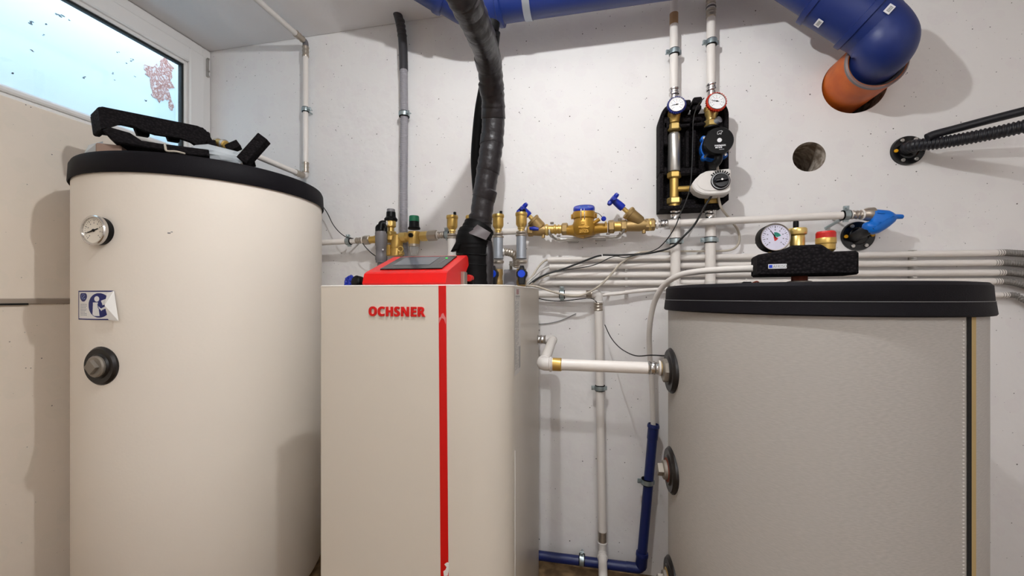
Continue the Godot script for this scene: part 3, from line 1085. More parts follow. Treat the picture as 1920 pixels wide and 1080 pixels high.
func safety_group() -> void:
	var c := Vector3(CR.x, EYE + 0.032, CR.z)
	var t := thing("boiler_safety_group", "black foam cased safety group with gauge on the buffer tank", "safety group", c)
	# foam block, its broad face turned to the camera
	var dir := Vector3(-CR.x, 0, DIST - CR.z).normalized()
	dir = (dir + Vector3(0.24, 0, 0.0)).normalized()
	var f := facing(c + Vector3(0, 0, 0), dir)
	var k := 1.153 / FOC     # metres per photo pixel at the block
	var L := func(px: float, py: float, d: float) -> Vector3:
		return f * Vector3((px - 1497.0) * k * 0.965, (526.0 - py) * k, d)
	var poly := PackedVector2Array()
	for p in [[1588, 512], [1585, 514.5], [1428, 514.5], [1424, 511], [1424, 478], [1427, 474], [1436, 472.5], [1472, 467], [1478, 462], [1484, 459.5], [1530, 459.5], [1534, 462], [1548, 473], [1584, 473], [1588, 477]]:
		poly.append(Vector2((p[0] - 1506.0) * k * 0.93 - 0.004, (531.0 - p[1]) * k))
	var st := mk()
	prism(st, poly, 0.10, f * Transform3D(Basis(), Vector3(0.008, 0, -0.05)), 0.006)
	put("foam_case", st, M.black_foam, t)
	st = mk()
	lathe(st, [[0.0, 0.0], [0.03, 0.0], [0.032, 0.004], [0.03, 0.01], [0.022, 0.012], [0.0, 0.012]], Transform3D(Basis(), c), 24)
	put("base_flange", st, M.iron_dull, t)
	st = mk()
	rod(st, c + Vector3(0, 0.008, 0), c + Vector3(0, 0.03, 0), 0.02, 20)
	put("nipple", st, M.rust, t)
	# label
	st = mk()
	var lx := L.call(1453.5, 492.3, 0.0512)
	prism(st, round_rect(30 * k * 0.965, 8.4 * k, 0.001, 2), 0.0008, facing(lx, dir))
	var lab := put("label_plate", st, M.label_white, t)
	st = mk()
	prism(st, round_rect(0.0085, 0.0085, 0.001, 2), 0.0006, facing(L.call(1442.5, 492.3, 0.052), dir))
	put("blue_emblem", st, M.blue_button, lab)
	words("lettering", "AFRISO", 0.0074, 0.0006, facing(L.call(1457.5, 492.5, 0.0523), dir), M.cable_grey, lab)
	# gauge
	var gd := (dir + Vector3(0.18, 0.02, 0.0)).normalized()
	var g: Vector3 = L.call(1453, 437, 0.03)
	st = mk()
	lathe(st, [[0.0, -0.04], [0.036, -0.04], [0.040, -0.036], [0.0405, 0.0], [0.039, 0.003], [0.037, 0.001], [0.036, -0.002]], ax(g, gd), 44)
	var ga := put("pressure_gauge", st, M.black_plastic, t)
	st = mk()
	lathe(st, [[0.0365, 0.0005], [0.0385, 0.0035], [0.0395, 0.002]], ax(g, gd), 44)
	put("bezel", st, M.joint_grey, ga)
	st = mk()
	disc(st, 0.037, facing(g, gd), 44)
	put("dial", st, M.dial_lilac, ga)
	st = mk()
	needle(st, facing(g + gd * 0.001, gd), 122, 0.026, 0.004, 0.0013)
	put("needle", st, M.black_plastic, ga)
	st = mk()
	rod(st, g - gd * 0.03 - Vector3(0, 0.02, 0), g - gd * 0.02 - Vector3(0, 0.06, 0), 0.008, 12)
	put("stem", st, M.brass, ga)
	# air vent
	var b: Vector3 = L.call(1493.5, 462, 0.0)
	var m := k
	st = mk()
	lathe(st, [[0.0, -0.02], [0.0185, -0.02], [0.0185, 27 * m], [0.0175, 28 * m], [0.0185, 29 * m], [0.023, 30.5 * m], [0.024, 34 * m], [0.024, 40 * m], [0.022, 42 * m], [0.0, 42 * m]], Transform3D(Basis(), b), 32)
	var av := put("air_vent", st, M.brass_bright, t)
	st = mk()
	lathe(st, [[0.007, 41 * m], [0.007, 52 * m], [0.0065, 55 * m], [0.0, 55 * m]], Transform3D(Basis(), b + Vector3(-0.007, 0, 0.008)), 14)
	put("vent_cap", st, M.black_plastic, av)
	# safety valve
	b = L.call(1538, 470, 0.005)
	st = mk()
	lathe(st, [[0.0, -0.02], [0.011, -0.02], [0.011, 2 * m], [0.018, 5 * m], [0.022, 8 * m], [0.0225, 18 * m], [0.024, 19 * m], [0.0245, 28 * m], [0.0235, 29 * m], [0.0, 29 * m]], Transform3D(Basis(), b), 32)
	var sv := put("safety_valve", st, M.brass, t)
	st = mk()
	var prof := [[0.0235, 28.5 * m], [0.0235, 38 * m], [0.021, 41 * m], [0.0, 41.5 * m]]
	lathe(st, prof, Transform3D(Basis(), b), 36, true)
	put("red_cap", st, M.cap_red, sv)
	st = mk()
	rod(st, L.call(1521, 458, 0.0), L.call(1533, 467, 0.0), 0.006, 12)
	put("side_outlet", st, M.brass, sv)

func label_tex() -> ImageTexture:
	var im := Image.create(128, 512, false, Image.FORMAT_RGB8)
	im.fill(Color(0.86, 0.845, 0.82))
	rng.seed = 31
	for r in 12:
		line(im, Vector2(30 + (r % 3) * 6, 8 + r * 2.6), Vector2(96 - (r % 4) * 5, 8 + r * 2.6), 0.7, Color(0.6, 0.35, 0.35))
	line(im, Vector2(18, 50), Vector2(112, 50), 1.0, Color(0.3, 0.3, 0.3))
	for k in 7:
		line(im, Vector2(24 + k * 13, 42), Vector2(24 + k * 13, 58 + (k % 3) * 6), 1.2, Color(0.3, 0.3, 0.3))
	for c in 3:
		for r in 92:
			if rng.randf() < 0.82:
				var x := 12.0 + c * 26
				var L := rng.randf_range(8, 22)
				line(im, Vector2(x, 82 + r * 4.4), Vector2(x + L, 79 + r * 4.4), 0.6, Color(0.45, 0.44, 0.43))
	for r in 30:
		line(im, Vector2(94, 360 + r * 4.4), Vector2(120, 356 + r * 4.4), 0.9, Color(0.3, 0.3, 0.3))
	return ImageTexture.create_from_image(im)

const HX0 := -0.848
const HX1 := -0.248
const HZ0 := 0.145
const HZ1 := 0.795
const HTOP := 1.2975

func hp_outline(grow := 0.0) -> PackedVector2Array:
	# seen from above: x, and -z as the second coordinate
	var o := PackedVector2Array()
	o.append(Vector2(HX1 + grow, -HZ0 + grow))
	o.append(Vector2(HX0 - grow, -HZ0 + grow))
	arc(o, Vector2(HX0 + 0.006, -HZ1 + 0.006), 0.006 + grow, 0.006 + grow, 180, 270, 3)
	arc(o, Vector2(HX1 - 0.14, -HZ1 + 0.11), 0.14 + grow, 0.11 + grow, 270, 360, 16)
	return o

func heat_pump() -> void:
	var c := Vector3((HX0 + HX1) / 2, 0, (HZ0 + HZ1) / 2)
	var t := thing("heat_pump", "off-white floor-standing heat pump cabinet with vertical red stripe and red console", "heat pump", c)
	var up := Transform3D(Basis(Vector3(1, 0, 0), Vector3(0, 0, -1), Vector3(0, 1, 0)), Vector3(0, 0.02, 0))
	var st := mk()
	prism(st, hp_outline(), HTOP - 0.02 - 0.004, up, 0.0, true)
	var cab := put("cabinet", st, M.cabinet, t)
	st = mk()
	up.origin.y = HTOP - 0.004
	prism(st, hp_outline(0.0005), 0.004, up, 0.002)
	put("top_panel", st, M.cabinet_top, t)
	st = mk()
	up.origin.y = 0.0
	prism(st, inset(hp_outline(), 0.03), 0.022, up)
	put("plinth", st, M.black_plastic, t)
	# red stripe, leaning a little as the door hangs
	var z := HZ1
	var a := P(822.5, 537, z)
	var b := P(836.5, 537, z)
	var a2 := P(826.5, 1078, z)
	var b2 := P(841, 1078, z)
	var run := (a2 - a) / (a.y - a2.y)
	var bot := 0.05
	var a3 := a + run * (a.y - bot)
	var b3 := b + (b2 - b) / (b.y - b2.y) * (b.y - bot)
	st = mk()
	prism(st, PackedVector2Array([Vector2(a3.x, bot), Vector2(b3.x, bot), Vector2(b.x, HTOP - 0.003), Vector2(a.x, HTOP - 0.003)]), 0.0025, Transform3D(Basis(), Vector3(0, 0, z)), 0.0008)
	var strp := put("red_stripe", st, M.red, t)
	st = mk()
	var poly := PackedVector2Array()
	for q in [[824, 606], [824, 596], [827, 594], [829, 588], [832, 587], [834, 592], [836.5, 596], [836.5, 608], [833, 598], [829, 596], [826, 601]]:
		var w := P(q[0], q[1], z)
		poly.append(Vector2(w.x, w.y))
	prism(st, poly, 0.0031, Transform3D(Basis(), Vector3(0, 0, z)))
	put("scratch", st, M.stripe_worn, strp)
	st = mk()
	poly = PackedVector2Array()
	for q in [[833, 1079], [832, 1070], [836, 1067], [838, 1062], [834, 1057], [839, 1053], [841.5, 1055], [842, 1066], [840, 1078]]:
		var w := P(q[0], q[1], z)
		poly.append(Vector2(w.x, w.y))
	prism(st, poly, 0.0032, Transform3D(Basis(), Vector3(0, 0, z)))
	put("chip", st, M.paper, strp)
	# name in raised red letters
	var n0 := P(691, 584.5, z)
	var n1 := P(796.5, 584.5, z)
	var tm := words("logo_lettering", "OCHSNER", 0.0272, 0.006, Transform3D(Basis(), Vector3((n0.x + n1.x) / 2, n0.y, z + 0.001)), M.red, t, 0.7)
	var wd := tm.mesh.get_aabb().size.x
	tm.scale = Vector3((n1.x - n0.x) / wd, 1, 1)
	# rating label stuck on the right flank
	var zc := 0.70
	st = mk()
	var l0 := PX(952, 541, HX1)
	var l1 := PX(976, 541, HX1)
	var yb := PX(962, 708, HX1).y
	quad(st, Vector3(HX1 + 0.001, yb, 0.683), Vector3(HX1 + 0.001, yb, 0.585), Vector3(HX1 + 0.001, HTOP - 0.008, 0.585), Vector3(HX1 + 0.001, HTOP - 0.008, 0.683))
	quad(st, Vector3(HX1, HTOP - 0.008, 0.683), Vector3(HX1, HTOP - 0.008, 0.585), Vector3(HX1, yb, 0.585), Vector3(HX1, yb, 0.683))
	put("rating_label", st, textured("rating_print", label_tex(), 0.6), t)
	st = mk()
	slab(st, Vector3(HX1 - 0.002, 0.05, 0.672), Vector3(HX1 + 0.0012, 0.78, 0.6745), 0.0004)
	put("panel_joint", st, M.frame_white, t)
	# console
	var side := PackedVector2Array([Vector2(0.705, HTOP), Vector2(0.712, HTOP + 0.008), Vector2(0.700, HTOP + 0.040), Vector2(0.690, HTOP + 0.046), Vector2(0.500, HTOP + 0.1155), Vector2(0.486, HTOP + 0.108), Vector2(0.478, HTOP + 0.082), Vector2(0.535, HTOP + 0.03), Vector2(0.56, HTOP)])
	var x0 := P(683, 520, 0.7).x
	var x1 := P(838, 520, 0.7).x
	st = mk()
	# local x = world z, local y = world y, pushed along -x
	var sf := Transform3D(Basis(Vector3(0, 0, 1), Vector3(0, 1, 0), Vector3(-1, 0, 0)), Vector3(x1, 0, 0))
	prism(st, side, x1 - x0, sf)
	var con := put("control_console", st, M.console_red, t, "red sloping control console on top")
	var dn := Vector3(0, 0.0695, 0.19).normalized()     # down-slope direction turned: build the screen frame
	var slope := Vector3(0, 0.1155 - 0.046, 0.5 - 0.69).normalized()
	var nrm := Vector3(1, 0, 0).cross(slope).normalized()
	var mid := Vector3((x0 + x1) / 2 + 0.004, HTOP + 0.0815, 0.594)
	var pf := Transform3D(Basis(Vector3(1, 0, 0), slope, nrm), mid)
	st = mk()
	prism(st, round_rect(0.222, 0.158, 0.003, 3), 0.004, pf, 0.001)
	var bz := put("display_bezel", st, M.black_gloss, con)
	st = mk()
	prism(st, round_rect(0.135, 0.098, 0.001, 2), 0.0046, pf * Transform3D(Basis(), Vector3(-0.016, 0.014, 0)))
	var sc := put("screen", st, M.screen_grey, bz)
	for k in 4:
		st = mk()
		prism(st, round_rect(0.007, 0.004, 0.001, 2), 0.0048, pf * Transform3D(Basis(), Vector3(0.083, 0.0 + k * 0.014 - 0.02, 0)))
		put("key_symbol", st, M.cable_grey, bz)
	st = mk()
	prism(st, round_rect(0.008, 0.008, 0.003, 3), 0.0052, pf * Transform3D(Basis(), Vector3(0.083, 0.046, 0)))
	put("status_led", st, M.green_led, bz)
	# connector and red knob at the back right corner
	st = mk()
	var q := P(868, 523, 0.56)
	slab(st, Vector3(x1 - 0.002, HTOP, 0.535), Vector3(x1 + 0.014, HTOP + 0.052, 0.57), 0.003)
	put("cable_gland", st, M.nickel, con)
	st = mk()
	q = P(880, 521.5, 0.5)
	rod(st, q + Vector3(0, 0, -0.02), q + Vector3(0, 0, 0.012), 0.0125, 20, 0.002)
	put("red_knob", st, M.cap_red, con)
	st = mk()
	slab(st, Vector3(x1 - 0.004, HTOP, 0.48), Vector3(q.x + 0.012, q.y - 0.004, 0.497), 0.003)
	put("knob_bracket", st, M.black_plastic, con)

# press sleeve with two beads
func sleeve(st: SurfaceTool, a: Vector3, b: Vector3, r: float) -> void:
	var L := a.distance_to(b)
	lathe(st, [[r * 0.8, 0.0], [r * 1.0, 0.0], [r * 1.12, L * 0.1], [r * 1.0, L * 0.24], [r * 1.0, L * 0.45], [r * 1.10, L * 0.55], [r * 1.0, L * 0.66], [r * 1.0, L * 0.8], [r * 1.14, L * 0.9], [r * 1.05, L], [r * 0.8, L]], ax(a, b - a), 24)
func ring(st: SurfaceTool, c: Vector3, d: Vector3, r: float, w: float) -> void:
	rod(st, c - d.normalized() * w / 2, c + d.normalized() * w / 2, r, 24, w * 0.3)

func clamp_on(label: String, c: Vector3, d: Vector3, r: float, ear: Vector3, group := "steel pipe clamps with rubber lining") -> void:
	var t := thing("pipe_clamp", label, "pipe clamp", c, group)
	d = d.normalized()
	var st := mk()
	lathe(st, [[r, -0.013], [r + 0.0035, -0.013], [r + 0.0035, 0.013], [r, 0.013]], ax(c, d), 28)
	put("rubber_lining", st, M.rubber, t)
	st = mk()
	lathe(st, [[r + 0.002, -0.0095], [r + 0.0055, -0.0095], [r + 0.006, 0.0], [r + 0.0055, 0.0095], [r + 0.002, 0.0095]], ax(c, d), 28)
	var e := (ear - d * ear.dot(d)).normalized()
	for s in [1.0, -1.0]:
		var o: Vector3 = c + e * s * (r + (0.012 if s > 0 else 0.008))
		var fx := Transform3D(Basis(e, d, e.cross(d)), o)
		box(st, Vector3(0.016 if s > 0 else 0.009, 0.019, 0.0075), fx, 0.001)
	put("band", st, M.zinc, t)
	st = mk()
	var f := e.cross(d).normalized()
	if f.z < 0:
		f = -f
	var o2 := c + e * (r + 0.013)
	rod(st, o2 - f * 0.016, o2 + f * 0.008, 0.0035, 10)
	hexa(st, o2 + f * 0.004, o2 + f * 0.010, 0.006)
	put("clamp_screw", st, M.zinc, t)
	st = mk()
	var back := c - Vector3(0, 0, r + 0.003)
	rod(st, Vector3(back.x, back.y, -0.002), back, 0.004, 10)
	hexa(st, back - Vector3(0, 0, 0.004), back + Vector3(0, 0, 0.002), 0.008)
	put("threaded_rod", st, M.zinc, t)

func left_pipe() -> void:
	# white pipe: along the ceiling, down the back wall, then out over the tall tank
	var X := P(573, 200, 0.05).x
	var up := P(576, 80, 0.05)
	var dn := P(574, 331, 0.05)
	var t := thing("water_pipe", "white pipe dropping from the ceiling in the window corner to the tall tank", "pipe", Vector3(X, dn.y, 0.05))
	var r := 0.0135
	var a := Vector3(X, up.y, 0.05)
	var b := Vector3(X, dn.y, 0.05)
	var st := mk()
	rod(st, a + Vector3(0, 0.004, 0.03), a + Vector3(0, 0.004, 1.6), r, 18)
	put("ceiling_run", st, M.pipe_pale, t)
	st = mk()
	rod(st, a - Vector3(0, 0.03, 0), b + Vector3(0, 0.03, 0), r, 18)
	put("drop_pipe", st, M.pipe_white, t)
	st = mk()
	rod(st, b + Vector3(0, 0, 0.03), Vector3(X + 0.004, b.y, 0.40), r, 18)
	put("tank_run", st, M.pipe_white, t)
	st = mk()
	sleeve(st, a + Vector3(0, 0.004, 0.02), a + Vector3(0, 0.004, 0.075), r + 0.002)
	put("press_sleeve", st, M.nickel, t)
	st = mk()
	sleeve(st, a - Vector3(0, 0.075, 0), a - Vector3(0, 0.02, 0), r + 0.002)
	put("press_sleeve", st, M.nickel, t)
	st = mk()
	sleeve(st, b + Vector3(0, 0.02, 0), b + Vector3(0, 0.075, 0), r + 0.002)
	put("press_sleeve", st, M.nickel, t)
	st = mk()
	sleeve(st, b + Vector3(0, 0, 0.02), b + Vector3(0, 0, 0.075), r + 0.002)
	put("press_sleeve", st, M.nickel, t)
	st = mk()
	tube(st, fillet([a + Vector3(0, 0.004, 0.024), a + Vector3(0, 0.004, 0), a - Vector3(0, 0.024, 0)], 0.02), r + 0.001, 16)
	put("elbow", st, M.pipe_grey, t)
	st = mk()
	tube(st, fillet([b + Vector3(0, 0.024, 0), b, b + Vector3(0, 0, 0.024)], 0.02), r + 0.001, 16)
	put("elbow", st, M.pipe_pale, t)
	# hanger at the ceiling and drop into the tank hidden behind the foam shell
	st = mk()
	var e := Vector3(X + 0.004, b.y, 0.40)
	tube(st, fillet([e, e + Vector3(0, 0, 0.03), Vector3(X - 0.002, EYE + 0.4925, 0.43)], 0.03), r, 16)
	put("tank_connection", st, M.nickel, t)
	clamp_on("clamp half way down the white pipe in the window corner", P(573, 206, 0.05), Vector3.UP, r, Vector3(1, 0, 0.1))

func on_lid() -> void:
	var ly := EYE + 0.4895
	# upturned foam shell: front wall with an arched cut-out, notched rear wall
	var O := PT(183, 198, 1.45)
	var E := PT(396, 241, 1.74)
	var t := thing("foam_shell", "upturned black foam pump cover with cut-outs lying on the tall tank", "foam shell", (O + E) * 0.5 - Vector3(0, 0.15, 0))
	var e1 := (E - O).normalized()
	var tilt := e1.cross(Vector3(0, 1, 0)).normalized()      # points away from the camera
	if tilt.z > 0:
		tilt = -tilt
	var e2 := e1.cross(tilt).normalized()
	if e2.y < 0:
		e2 = -e2
	var L := O.distance_to(E)
	var f := Transform3D(Basis(e1, e2, e1.cross(e2)), O)
	var s := 1.0 if f.basis.z.dot(tilt) > 0 else -1.0
	var at := func(d: float) -> Transform3D: return Transform3D(f.basis, O + tilt * d)
	var th := 0.022
	var st := mk()
	var poly := PackedVector2Array([Vector2(0.0, -0.006), Vector2(0.012, 0.0), Vector2(L * 0.86, 0.0), Vector2(L * 0.94, -0.01), Vector2(L, -0.05), Vector2(L * 0.995, -0.112), Vector2(L * 0.93, -0.105), Vector2(L * 0.86, -0.09), Vector2(L * 0.78, -0.072), Vector2(L * 0.68, -0.064), Vector2(L * 0.45, -0.066), Vector2(L * 0.33, -0.058), Vector2(L * 0.24, -0.047), Vector2(L * 0.15, -0.052), Vector2(L * 0.06, -0.072), Vector2(0.0, -0.082)])
	var off: float = 0.0 if s > 0 else th
	prism(st, poly, th, at.call(off), 0.0)
	put("front_wall", st, M.black_foam, t)
	st = mk()
	var W := 0.11
	box(st, Vector3(L * 0.94, 0.02, W), Transform3D(f.basis, O + e1 * L * 0.47 - e2 * 0.010 + tilt * (W / 2 + 0.004)), 0.006)
	put("base_panel", st, M.black_foam, t)
	st = mk()
	box(st, Vector3(0.022, 0.075, W), Transform3D(f.basis, O + e1 * 0.011 - e2 * 0.045 + tilt * (W / 2 + 0.01)), 0.005)
	put("end_wall", st, M.black_foam, t)
	st = mk()
	box(st, Vector3(0.022, 0.10, W), Transform3D(f.basis, O + e1 * (L - 0.012) - e2 * 0.062 + tilt * (W / 2 + 0.01)), 0.005)
	put("end_wall", st, M.black_foam, t)
	st = mk()
	poly = PackedVector2Array()
	var prev := 0.0
	poly.append(Vector2(0.0, -0.01))
	poly.append(Vector2(L, -0.01))
	poly.append(Vector2(L, -0.10))
	for q in [[0.93, -0.10], [0.90, -0.05], [0.74, -0.030], [0.72, -0.064], [0.62, -0.064], [0.60, -0.034], [0.46, -0.034], [0.44, -0.062], [0.34, -0.062], [0.32, -0.034], [0.14, -0.03], [0.10, -0.08], [0.0, -0.08]]:
		poly.append(Vector2(L * q[0], q[1]))
	prism(st, poly, th, at.call(W - th), 0.0)
	put("rear_wall", st, M.black_foam, t)
	# second, lower half lying nearly flat under it
	O = PT(204, 261, 1.44)
	E = PT(394, 285, 1.60)
	var t2 := thing("foam_tray", "thin black foam tray lying under the upturned pump cover", "foam tray", (O + E) * 0.5)
	var dx := (E - O).normalized()
	var up := Vector3.UP
	var dz := dx.cross(up).normalized()
	up = dz.cross(dx)
	var B := Basis(dx, up, dz)
	L = O.distance_to(E)
	st = mk()
	poly = PackedVector2Array([Vector2(0, 0.006), Vector2(0.03, -0.03), Vector2(0.05, -0.032), Vector2(L * 0.55, -0.038), Vector2(L * 0.62, -0.046), Vector2(L, -0.04), Vector2(L, -0.014), Vector2(L * 0.5, -0.014), Vector2(0.10, -0.012), Vector2(0.07, 0.01), Vector2(0.02, 0.02)])
	prism(st, poly, 0.10, Transform3D(B, O - dz * 0.02), 0.004)
	put("tray_wall", st, M.black_foam, t2)
	st = mk()
	box(st, Vector3(0.15, 0.005, 0.05), Transform3D(B, O + dx * 0.16 - up * 0.035 - dz * 0.03).rotated_local(Vector3(0, 0, 1), -0.06), 0.001)
	put("pale_edge_strip", st, M.hose_grey, t2)
	# flat cardboard at the left
	t2 = null
	var c := PT(210, 283, 1.43)
	c.y = ly
	solo("cardboard_piece", "crumpled brown cardboard piece at the left edge of the tank lid", "cardboard", c, func(s2: SurfaceTool) -> void:
		box(s2, Vector3(0.07, 0.045, 0.05), Transform3D(Basis(Vector3.UP, 0.6), c + Vector3(0, 0.0235, 0)), 0.004), M.cardboard)
	# clear bag at the left, torn film edges
	c = PT(180, 283, 1.43)
	c.y = ly
	solo("plastic_bag", "clear crumpled plastic bag at the left end of the tank lid", "plastic bag", c, func(s2: SurfaceTool) -> void:
		var a := PT(158, 287, 1.44)
		var b := PT(193, 265, 1.44)
		var d := PT(166, 272, 1.46)
		var e := PT(194, 286, 1.41)
		var g := PT(180, 270, 1.40)
		for q in [[a, e, g], [a, g, d], [d, g, b], [g, e, b], [a, d, e], [d, b, e]]:
			tri(s2, q[0], q[1], q[2]), M.plastic_film)
	# crinkled clear film bundle in the middle
	c = PT(425, 293, 1.62)
	c.y = ly
	solo("plastic_film", "crinkled clear plastic film bundle in the middle of the tank lid", "plastic film", c, func(s2: SurfaceTool) -> void:
		rng.seed = 66
		var path := [PT(352, 285, 1.53), PT(375, 286, 1.55), PT(400, 286, 1.58), PT(425, 290, 1.61), PT(448, 296, 1.64), PT(460, 300, 1.66)]
		var grid := []
		for i in path.size():
			var row := []
			for j in 13:
				var a := TAU * j / 12.0
				var rr: float = [0.006, 0.024, 0.027, 0.025, 0.022, 0.007][i] * rng.randf_range(0.75, 1.2)
				if j == 12:
					row.append(row[0])
				else:
					row.append(path[i] + Vector3(rng.randf_range(-0.006, 0.006), maxf(sin(a) * rr, -0.03), cos(a) * rr * 1.5))
			grid.append(row)
		for i in path.size() - 1:
			for j in 12:
				quad(s2, grid[i][j], grid[i + 1][j], grid[i + 1][j + 1], grid[i][j + 1]), M.plastic_film)
	# grey bubble wrap fold and cream strip beside it
	c = PT(352, 292, 1.55)
	solo("wrapping_fold", "pale blue folded wrapping sheet standing on the tank lid rim", "wrapping sheet", c - Vector3(0, 0.03, 0), func(s2: SurfaceTool) -> void:
		var a := PT(345, 292, 1.53)
		var b := PT(362, 275, 1.56)
		var d := PT(378, 278, 1.58)
		var e := PT(368, 293, 1.55)
		quad(s2, a, e, d, b)
		quad(s2, a + Vector3(0, 0, -0.02), b + Vector3(0, 0, -0.02), d + Vector3(0, 0, -0.02), e + Vector3(0, 0, -0.02))
		quad(s2, b, d, d + Vector3(0, 0, -0.02), b + Vector3(0, 0, -0.02))
		quad(s2, e, e + Vector3(0, 0, -0.02), d + Vector3(0, 0, -0.02), d), M.galvanised)
	c = PT(309, 276, 1.47)
	solo("strap_end", "short cream strap end hanging over the foam tray", "strap", PT(312, 283, 1.40), func(s2: SurfaceTool) -> void:
		tube(s2, spline([PT(309, 270, 1.42), PT(310, 276, 1.40), PT(313, 283, 1.39), PT(330, 284, 1.40), PT(346, 288, 1.43)], 5), 0.0035, 8), M.cable_beige)
	# brass and chrome fitting
	var p := PT(410, 268, 1.72)
	var q := PT(424, 272, 1.70)
	var ft := thing("pipe_fitting", "loose brass pipe fitting lying beside the black foam blocks", "fitting", p)
	st = mk()
	rod(st, p + (p - q) * 0.35, q, 0.017, 20, 0.003)
	put("body", st, M.brass, ft)
	st = mk()
	ring(st, p + (q - p) * 0.75, q - p, 0.021, 0.014)
	put("collar", st, M.steel, ft)
	st = mk()
	ring(st, p + (p - q) * 0.1, q - p, 0.0195, 0.008)
	put("collar", st, M.steel, ft)
	# foam blocks: one long one tilted up, short ones beneath
	var fb := func(label: String, a: Vector3, b: Vector3, hgt: float, deep: float) -> void:
		var d := (b - a).normalized()
		solo("foam_block", label, "foam block", (a + b) * 0.5 - Vector3(0, 0.03, 0), func(s2: SurfaceTool) -> void:
			var z := d.cross(Vector3.UP).normalized()
			box(s2, Vector3(a.distance_to(b), hgt, deep), Transform3D(Basis(d, z.cross(d), z), (a + b) * 0.5), 0.002), M.black_foam, "offcut black foam blocks")
	fb.call("long black foam block tilted up above the pipe run", PT(456, 304, 1.60), PT(496, 259, 1.62), 0.040, 0.05)
	fb.call("short black foam block behind the tilted block", PT(426, 281, 1.72), PT(449, 271, 1.74), 0.030, 0.05)
	fb.call("small black foam block under the tilted block", PT(455, 305, 1.66), PT(478, 304, 1.68), 0.026, 0.05)
	fb.call("black foam offcut between the pump cover and fitting", PT(388, 272, 1.70), PT(404, 272, 1.72), 0.03, 0.05)

func grey_hose() -> void:
	var z := 0.045
	var r := 0.0215
	var t := thing("grey_conduit", "grey corrugated conduit rising up the wall left of the black insulated hoses", "conduit", P(758, 520, z))
	var st := mk()
	var pts := [P(757, 505, z)]
	for q in [[757, 440], [757, 330], [758, 215], [757, 130]]:
		pts.append(P(q[0], q[1], z))
	ribbed(st, pts, r * 0.92, 0.009, 0.0015, 16)
	put("straight_run", st, M.hose_grey, t)
	st = mk()
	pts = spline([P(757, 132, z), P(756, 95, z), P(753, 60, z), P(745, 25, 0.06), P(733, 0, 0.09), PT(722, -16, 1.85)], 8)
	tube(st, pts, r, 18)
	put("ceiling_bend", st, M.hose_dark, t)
	st = mk()
	for k in 4:
		st = mk()
		ring(st, P(754 - k * 1.2, 67 - k * 9, z + 0.002 * k), P(756, 95, z) - P(750, 40, z), r + 0.0015, 0.012)
		put("tape_wrap", st, M.hose_dark, t)
	clamp_on("clamp on the grey corrugated conduit", P(758, 215, z), Vector3.UP, r, Vector3(1, 0, 0.6))

